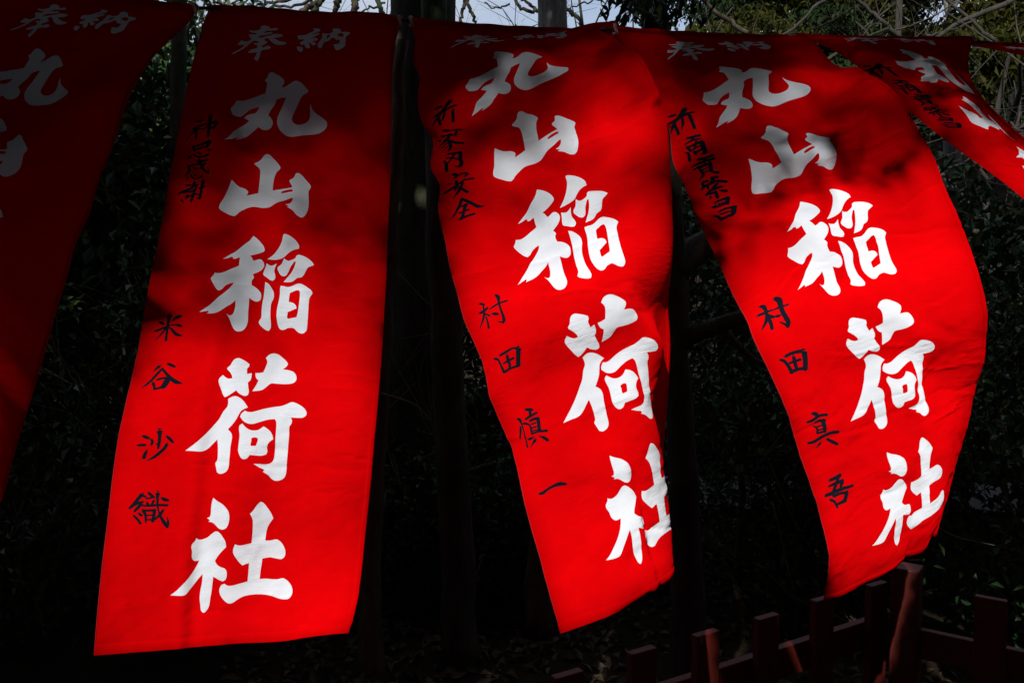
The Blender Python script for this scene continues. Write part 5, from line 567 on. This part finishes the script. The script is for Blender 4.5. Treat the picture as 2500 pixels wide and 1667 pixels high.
SL = ['shrub in the dark at the foot of the leftmost banner', 'tall shrub behind the left edge of the flat banner', 'tall shrub standing behind the flat banner', 'low shrub left of the black trunk in the middle gap', 'shrub right of the black trunk in the middle gap', 'small shrub at the foot of the black trunk',
      'tall leafy shrub behind the middle banner', 'leafy shrub round the sapling beside the bulging banner', 'tall leafy shrub behind the bulging banner', 'shrub just behind the fence corner', 'shrub at the far right behind the fence', 'high thicket of leaves behind the bulging banner', 'thicket at the far left behind the banners', 'dense thicket beyond the middle banner', 'dense thicket beyond the middle gap', 'high thicket at the right edge behind the fence', 'dense thicket beyond the flat banner', 'dense thicket beyond the forked trunk', 'far thicket at the right edge', 'far thicket beyond the fence corner', 'far thicket behind the leftmost banner', 'tall thicket behind the slender trunk on the left', 'high thicket at the far left edge', 'high far thicket beyond the gap between the two leftmost banners', 'dark shrub in the gap between the two leftmost banners', 'dark shrub behind the leftmost banner', 'tall dense thicket far behind the leftmost gap', 'tall dense thicket just behind the slender trunk']
for i, (x, y, w, h, _) in enumerate(SH):
    r = np.random.default_rng(1100 + i); gz = ground_z(x, y)
    e = empty('shrub', (x, y, gz), SL[i], 'shrub', 'undergrowth behind the banners'); out = []
    for k in range(7):
        branch_tree((x + r.normal(0, .1), y + r.normal(0, .1), gz - .03), (r.normal(0, .35), r.normal(0, .35), 1), h * r.uniform(.6, .95), .016, 2, r, out, .25, .6)
    mesh_obj('stem', *join(out), M['bark_brown' if i % 3 else 'twig'], e)
    far = y > 6.5
    Pt = crown_points((x, y, gz + h * .55), (w, w * .8, h * .55), (6500 if x < -3 else 3600) if far else 2600, r, 34 if x > -3 else 70)
    mesh_obj('foliage', *leaf_cloud(Pt, r, .15 if far else .08, .075 if far else .038, .4), M['leaf_bush'], e, smooth=False)

# glossy evergreen sprays hanging in front of the sky, right of the grey trunk
r = np.random.default_rng(77); e = None
spr = px_at_y(1600, -160, 3.9); e = empty('evergreen_bough', spr, 'dark evergreen bough with hanging glossy leaves above the middle banner', 'bough'); out = []; lc = []; ld = []
for k in range(26):
    a = px_at_y(r.uniform(1425, 1760), r.uniform(-150, -40), r.uniform(3.7, 4.3)); bpt = px_at_y(r.uniform(1425, 1760) * .5 + w2px(a)[0] * .5, r.uniform(15, 66), a[1] + r.normal(0, .06)); s = np.linspace(0, 1, 7)[:, None]
    P = a * (1 - s) + bpt * s + np.sin(s * 3.1) * r.normal(0, .05, 3); out.append(tube(P, np.linspace(.004, .0016, 7), 4, False)); out.append(tube(np.stack([spr, (spr + a) / 2 + [0, 0, .05], a]), [.008, .006, .004], 4, False))
    for j in range(1, 7):
        for q in range(2): lc.append(P[j] + r.normal(0, .018, 3)); ld.append(np.array([r.normal(0, .6), r.normal(0, .4), -.8]))
mesh_obj('twig', *join(out), M['bark'], e)
lc = np.array(lc); mesh_obj('foliage', *leaves(lc, np.array(ld), rand_dirs(len(lc), r), .075 * r.uniform(.7, 1.2, len(lc)), .026), M['leaf_dark'], e, smooth=False)

# loose pale stems
STEM = [([(1885, 1225), (1905, 1300), (1918, 1370), (1940, 1440), (1948, 1530)], 3.9, 4.5, 'thin pale arching stem in front of the dark undergrowth left of the fence corner'),
        ([(2295, 1290), (2330, 1310), (2380, 1322), (2420, 1328), (2500, 1348)], 3.3, 3.5, 'thin pale twig at the right edge beside the bulging banner'),
        ([(2245, 1455), (2262, 1443), (2290, 1437)], 3.45, 4, 'short curved grass stem above the fence corner'),
        ([(930, 960), (985, 975), (1020, 990), (1060, 1035)], 4.2, 5, 'dead twig crossing the middle gap at mid height'),
        ([(1140, 1150), (1190, 1130), (1230, 1128)], 4.3, 4, 'short pale twig right of the black trunk')]
for i, (pts, Y, w, lab) in enumerate(STEM):
    P = np.array([px_at_y(a, b, Y) for a, b in pts]); s = np.linspace(0, 1, len(P)); t = np.linspace(0, 1, 16); P = np.stack([np.interp(t, s, P[:, k]) for k in range(3)], 1)
    for _ in range(3): P[1:-1] = (P[:-2] + 2 * P[1:-1] + P[2:]) / 4
    tag(mesh_obj('dry_stem', *tube(P, np.linspace(w / 2 / F_PX * Y, w / 4 / F_PX * Y, 16), 5, True), M['twig']), lab, 'stem')

# fallen leaves
r = np.random.default_rng(5); n = 4200
Pt = np.stack([r.uniform(-1.6, 2.6, n), r.uniform(3.4, 9, n), np.zeros(n)], 1); Pt[:, 2] = height(Pt[:, 0], Pt[:, 1]) + .02
D = rand_dirs(n, r); D[:, 2] *= .25
tag(mesh_obj('leaf_litter', *leaves(Pt, D, np.array([0, 0, 1.0]) + rand_dirs(n, r) * .5, .085 * r.uniform(.6, 1.3, n), .045), M['leaf_dead'], smooth=False), kind='stuff')
# ---------------------------------------------------------------- fence
PICKET_TOP, POST_TOP = .90, .965
def fpt(px, py, z=PICKET_TOP): return px_at_z(px, py, z)
cornerp = fpt(2216, 1381, POST_TOP)
TOPS = [(1393, 1628), (1573, 1575), (1733, 1533), (1880, 1490), (2013, 1450), (2150, 1414)]
tp = np.array([fpt(*q) for q in TOPS]); cL = tp.mean(0); dirL = np.linalg.svd(tp - cL)[2][0]; dirL[2] = 0; dirL /= np.linalg.norm(dirL)
if dirL[0] > 0: dirL = -dirL
endR = fpt(2477, 1582, .72); dirR = endR - cornerp; dirR[2] = 0; dirR /= np.linalg.norm(dirR)
fence = empty('picket_fence', (cornerp[0], cornerp[1], 0), 'low vermilion wooden picket fence turning a corner below the banners', 'fence')
Z = np.array([0, 0, 1.0])
def picket(p, d, w, top, th=.032, name='picket'):
    n = np.cross(d, Z); V, Fc = box([p[0], p[1], (top - .02) / 2 - .02], [d, n, Z], [w / 2, th / 2, (top + .02) / 2])
    o = mesh_obj(name, V, Fc, M['vermilion'], fence, smooth=False); bevel_box_mesh(o, .004); return o
SIDE_L = np.cross(dirL, Z); SIDE_L *= np.sign(np.dot(SIDE_L, -cornerp)) 
SIDE_R = np.cross(dirR, Z); SIDE_R *= np.sign(np.dot(SIDE_R, -cornerp))
along = (tp - cL) @ dirL; step = (along[0] - along[5]) / 5; print('fence', step, along)
for k in range(0, 10):
    a_ = along[5 - k] if k < 6 else along[0] + step * (k - 5); p = cL + dirL * a_ - SIDE_L * .016; picket(p, dirL, .108, PICKET_TOP + .004 * math.sin(k * 2.1))
for k in range(0, 6):
    p = cornerp + dirR * (.30 + step * k) + SIDE_R * .034; picket(p, dirR, .108, PICKET_TOP + .03 + .004 * math.sin(k * 3.1))
V, Fc = box([cornerp[0], cornerp[1], POST_TOP / 2 - .05], [dirR, np.cross(dirR, Z), Z], [.052, .052, POST_TOP / 2 + .05])
bevel_box_mesh(mesh_obj('post', V, Fc, M['vermilion'], fence, smooth=False), .006)
railL = cL + dirL * ((cornerp - cL) @ dirL + .03) - SIDE_L * .053
for d, o_, ln in ((dirL, railL, 3.6), (dirR, cornerp + dirR * .053, 2.1)):
    for zt in (.72, .28):
        V, Fc = box(o_ * [1, 1, 0] + d * (ln / 2) + Z * (zt - .06), [d, np.cross(d, Z), Z], [ln / 2, .0175, .06])
        bevel_box_mesh(mesh_obj('rail', V, Fc, M['vermilion'], fence, smooth=False), .004)
q = tp[2]
V, Fc = leaves(np.array([[q[0], q[1], .862]]) + SIDE_L * .0, np.array([[.05, 0, -1.0]]), SIDE_L[None], .05, .016, .02)
cp_ = cL + dirL * (along[2] + .036) + SIDE_L * .0015
V = V - V.mean(0) + np.array([cp_[0], cp_[1], .862])
mesh_obj('chipped_paint', V, Fc, M['chip'], fence, smooth=False)
# ---------------------------------------------------------------- banners
def smooth_poly(pts, res=.0045):
    P = np.array(pts, float) / 10000; n = len(P); out = []
    d = np.roll(P, -1, 0) - P; ln = np.linalg.norm(d, axis=1) + 1e-9; ang = []
    for i in range(n):
        a, b = d[i - 1] / ln[i - 1], d[i] / ln[i]; ang.append(math.acos(max(-1, min(1, float(a @ b)))))
    T = np.zeros_like(P)
    for i in range(n):
        if ang[i] < math.radians(50): t = P[(i + 1) % n] - P[i - 1]; T[i] = t / (np.linalg.norm(t) + 1e-9)
    for i in range(n):
        j = (i + 1) % n; m = max(1, int(ln[i] / res + .5)); t0 = T[i] * ln[i] if T[i].any() else d[i]; t1 = T[j] * ln[i] if T[j].any() else d[i]
        for k in range(m):
            s = k / m; h = (2 * s ** 3 - 3 * s * s + 1, s ** 3 - 2 * s * s + s, -2 * s ** 3 + 3 * s * s, s ** 3 - s * s)
            out.append(h[0] * P[i] + h[1] * t0 + h[2] * P[j] + h[3] * t1)
    return np.array(out)
def stroke_poly(st):
    P = np.array([(a, b) for a, b, w in st], float) / 10000; w = np.array([c for a, b, c in st], float) / 20000
    s = np.concatenate([[0], np.cumsum(np.linalg.norm(np.diff(P, axis=0), axis=1))]); m = max(3, int(s[-1] / .004) + 2); t = np.linspace(0, s[-1], m)
    Q = np.stack([np.interp(t, s, P[:, k]) for k in range(2)], 1); W = np.maximum(np.interp(t, s, w), .0007)
    if m > 4:
        for _ in range(2): Q[1:-1] = (Q[:-2] + 2 * Q[1:-1] + Q[2:]) / 4
    T = np.gradient(Q, axis=0); T /= np.linalg.norm(T, axis=1)[:, None] + 1e-9; N = np.stack([-T[:, 1], T[:, 0]], 1)
    L_ = Q + N * W[:, None]; R_ = Q - N * W[:, None]
    def cap(c, t, r, a0): return [c + r * (math.cos(a) * np.array([-t[1], t[0]]) * a0 + math.sin(a) * t) for a in np.linspace(0, math.pi, 6)[1:-1]]
    return np.array(list(L_) + cap(Q[-1], T[-1], W[-1], 1) + list(R_[::-1]) + cap(Q[0], -T[0], W[0], -1))
def inside(pts, poly):
    x, y = pts[:, 0], pts[:, 1]; r = np.zeros(len(pts), bool); a = poly; b = np.roll(poly, -1, 0)
    for (x0, y0), (x1, y1) in zip(a, b):
        if y0 == y1: continue
        c = ((y0 > y) != (y1 > y)); r ^= c & (x < (x1 - x0) * (y - y0) / (y1 - y0) + x0)
    return r
WHITE = [([smooth_poly(p) for p in o], [smooth_poly(p) for p in h]) for o, h in GLYPHS]
INK = {2: STROKES_2, 3: STROKES_3, 4: STROKES_4, 5: STROKES_4[:5], 6: STROKES_3[:5], 1: STROKES_2[4:]}
GRID = {1: .012, 2: .0075, 3: .0075, 4: .0075, 5: .009, 6: .016}
LABEL = {1: 'red banner at the left edge, cut off by the frame and deep in shade', 2: 'long red banner hanging almost flat, second from the left',
         3: 'red banner in the middle, its right side curled back', 4: 'red banner bulging out to the right in front of the fence corner',
         5: 'red banner blown sideways at the right edge, mostly behind the bulging one', 6: 'sliver of a red banner seen nearly edge-on in the top right corner'}
def clean(P, eps=2e-5):
    out = [P[0]]
    for p in P[1:]:
        if np.linalg.norm(p - out[-1]) > eps: out.append(p)
    if np.linalg.norm(out[0] - out[-1]) < eps: out.pop()
    return np.clip(np.array(out), [.001, .001], [BW - .001, BH - .001])
for b in (1, 2, 3, 4, 5, 6):
    glyphs = [('printed_character', M['white'], [clean(p) for p in o], [clean(p) for p in h]) for o, h in WHITE]
    glyphs += [('brushed_character', M['ink'], [clean(stroke_poly(s)) for s in ch], []) for ch in INK[b]]
    top = surf(b, np.array([.3]), np.array([0.0]))[0]
    root = empty('banner', top, LABEL[b], 'banner', 'red banners hung in a row')
    g = GRID[b]; gu = np.linspace(0, BW, int(round(BW / g)) + 1); gv = np.linspace(0, BH, int(round(BH / g)) + 1)
    UU, VV = np.meshgrid(gu, gv); odd = (np.arange(len(gv)) % 2 == 1)[:, None]; UU = UU + np.where(odd & (UU > 0) & (UU < BW - 1e-6), g * .5, 0); UU = np.minimum(UU, BW)
    pts = np.stack([UU.ravel(), VV.ravel()], 1)
    polys = [p for gl in glyphs for p in gl[2] + gl[3]]
    allp = np.concatenate(polys)
    # thin out grid points that crowd an outline
    border = (pts[:, 0] < 1e-6) | (pts[:, 0] > BW - 1e-6) | (pts[:, 1] < 1e-6) | (pts[:, 1] > BH - 1e-6)
    key = lambda a: a[:, 0] * 4096 + a[:, 1]
    ca = np.floor(allp / .0018).astype(int); near = np.unique(np.concatenate([key(ca + [da, dc]) for da in (-1, 0, 1) for dc in (-1, 0, 1)]))
    keep = np.where(border | ~np.isin(key(np.floor(pts / .0018).astype(int)), near))[0]
    vin = [Vector((float(x), float(y))) for x, y in pts[keep]]; ein = []
    for P in polys:
        k = len(vin); vin += [Vector((float(x), float(y))) for x, y in P]; ein += [(k + i, k + (i + 1) % len(P)) for i in range(len(P))]
    vo, eo, fo, *_ = delaunay_2d_cdt(vin, ein, [], 0, 1e-6)
    uv = np.array([(q[0], q[1]) for q in vo]); tri = np.array([f for f in fo if len(f) == 3], int)
    cen = uv[tri].mean(1); cls = np.full(len(tri), -1)
    for gi, (nm, mt, outs, holes) in enumerate(glyphs):
        lo = np.min([p.min(0) for p in outs], 0); hi = np.max([p.max(0) for p in outs], 0)
        idx = np.where((cen > lo).all(1) & (cen < hi).all(1))[0]
        if len(idx) == 0: continue
        ins = np.zeros(len(idx), bool)
        for p in outs: ins |= inside(cen[idx], p)
        for p in holes: ins &= ~inside(cen[idx], p)
        cls[idx[ins & (cls[idx] < 0)]] = gi
    Wp = surf(b, uv[:, 0], uv[:, 1]); Nn = surf_n(b, uv[:, 0], uv[:, 1])
    # face winding towards the viewer
    t0 = tri[0]; fn = np.cross(Wp[t0[1]] - Wp[t0[0]], Wp[t0[2]] - Wp[t0[0]])
    if fn @ Nn[t0[0]] < 0: tri = tri[:, ::-1]
    def part(name, sel, mt):
        used, invx = np.unique(tri[sel].ravel(), return_inverse=True)
        mesh_obj(name, Wp[used], invx.reshape(-1, 3), mt, root, True, Nn[used], uv[used])
    part('cloth', cls < 0, M['red'])
    for gi, (nm, mt, *_r) in enumerate(glyphs):
        if (cls == gi).any(): part(nm, cls == gi, mt)
    # hems, sleeve and ties
    def strip(name, us, vs, offs, mt=None):
        # us/vs: (n along, m across)
        n_, m_ = us.shape; X = surf(b, us.ravel(), vs.ravel()); N_ = c2w(frame_n(b, us.ravel(), vs.ravel())) - c2w(np.zeros(3)); X = X + N_ * np.tile(offs, n_)[:, None]
        Fc = [[i * m_ + j, i * m_ + j + 1, (i + 1) * m_ + j + 1, (i + 1) * m_ + j] for i in range(n_ - 1) for j in range(m_ - 1)]
        mesh_obj(name, X, Fc, mt or M['red'], root, True, None, np.stack([us.ravel(), vs.ravel()], 1))
    prof = np.array([0.0002, .0016, .0018, .0016, .0002])
    a = np.linspace(0, BW, 120)[:, None]; w = np.array([.0225, .021, .012, .002, 0])[None]
    strip('bottom_hem', np.repeat(a, 5, 1), BH - np.repeat(w, 120, 0), prof)
    a = np.linspace(0, BH, 320)[:, None]; w = np.array([.0125, .0115, .007, .0015, 0])[None]
    strip('side_hem', BW - np.repeat(w, 320, 0), np.repeat(a, 5, 1), prof)
    w = np.array([.0, .0008, .0016, .0019])[None]; strip('selvage', np.repeat(w, 320, 0), np.repeat(a, 4, 1), np.array([.0001, .0007, .0007, .0001]), M['selvage'])
    a = np.linspace(0, BW, 60); X = surf(b, a, np.zeros(60)); V, Fc = tube(X, np.full(60, .009) * (1 + .12 * np.sin(a * 60)), 10, True)
    uvs = np.stack([np.repeat(a, 10), np.tile(np.linspace(0, .05, 10), 60)], 1); mesh_obj('sleeve', V, Fc, M['red'], root, True, None, uvs)
    for uu_ in (.004, BW - .004):
        p = surf(b, np.array([uu_]), np.array([.002]))[0]; t = np.linspace(0, 2 * math.pi, 14)
        ring = p + np.stack([.003 * np.sin(t * 2), .0125 * np.cos(t), .0125 * np.sin(t)], 1)
        tail = np.array([p + [0, -.012, -.003], p + [.004, -.016, -.011], p + [.006, -.015, -.019]])
        mesh_obj('tie', *join([tube(ring, np.full(14, .0042), 6, False), tube(tail, [.0036, .0034, .003], 6)]), M['tie'], root)
    print('banner', b, len(uv), 'verts')

# ---------------------------------------------------------------- cord the banners hang from
C_ = []
for b in (1, 2, 3, 4, 5, 6):
    a = np.linspace(.0, BW, 9); C_.append(surf(b, a, np.zeros(9)))
C_ = np.concatenate(C_); C_ = C_[np.argsort(C_[:, 0])]
C_ = np.vstack([[C_[0] + [-1.5, .1, .05]], C_, [C_[-1] + [1.5, .2, .05]]])
s_ = np.concatenate([[0], np.cumsum(np.linalg.norm(np.diff(C_, axis=0), axis=1))]); t_ = np.linspace(0, s_[-1], 160)
Cp = np.stack([np.interp(t_, s_, C_[:, k]) for k in range(3)], 1)
for _ in range(2): Cp[1:-1] = (Cp[:-2] + 2 * Cp[1:-1] + Cp[2:]) / 4
tag(mesh_obj('hanging_cord', *tube(Cp, np.full(160, .005), 8), M['cord']), 'thin black cord running along the tops of the red banners', 'cord')
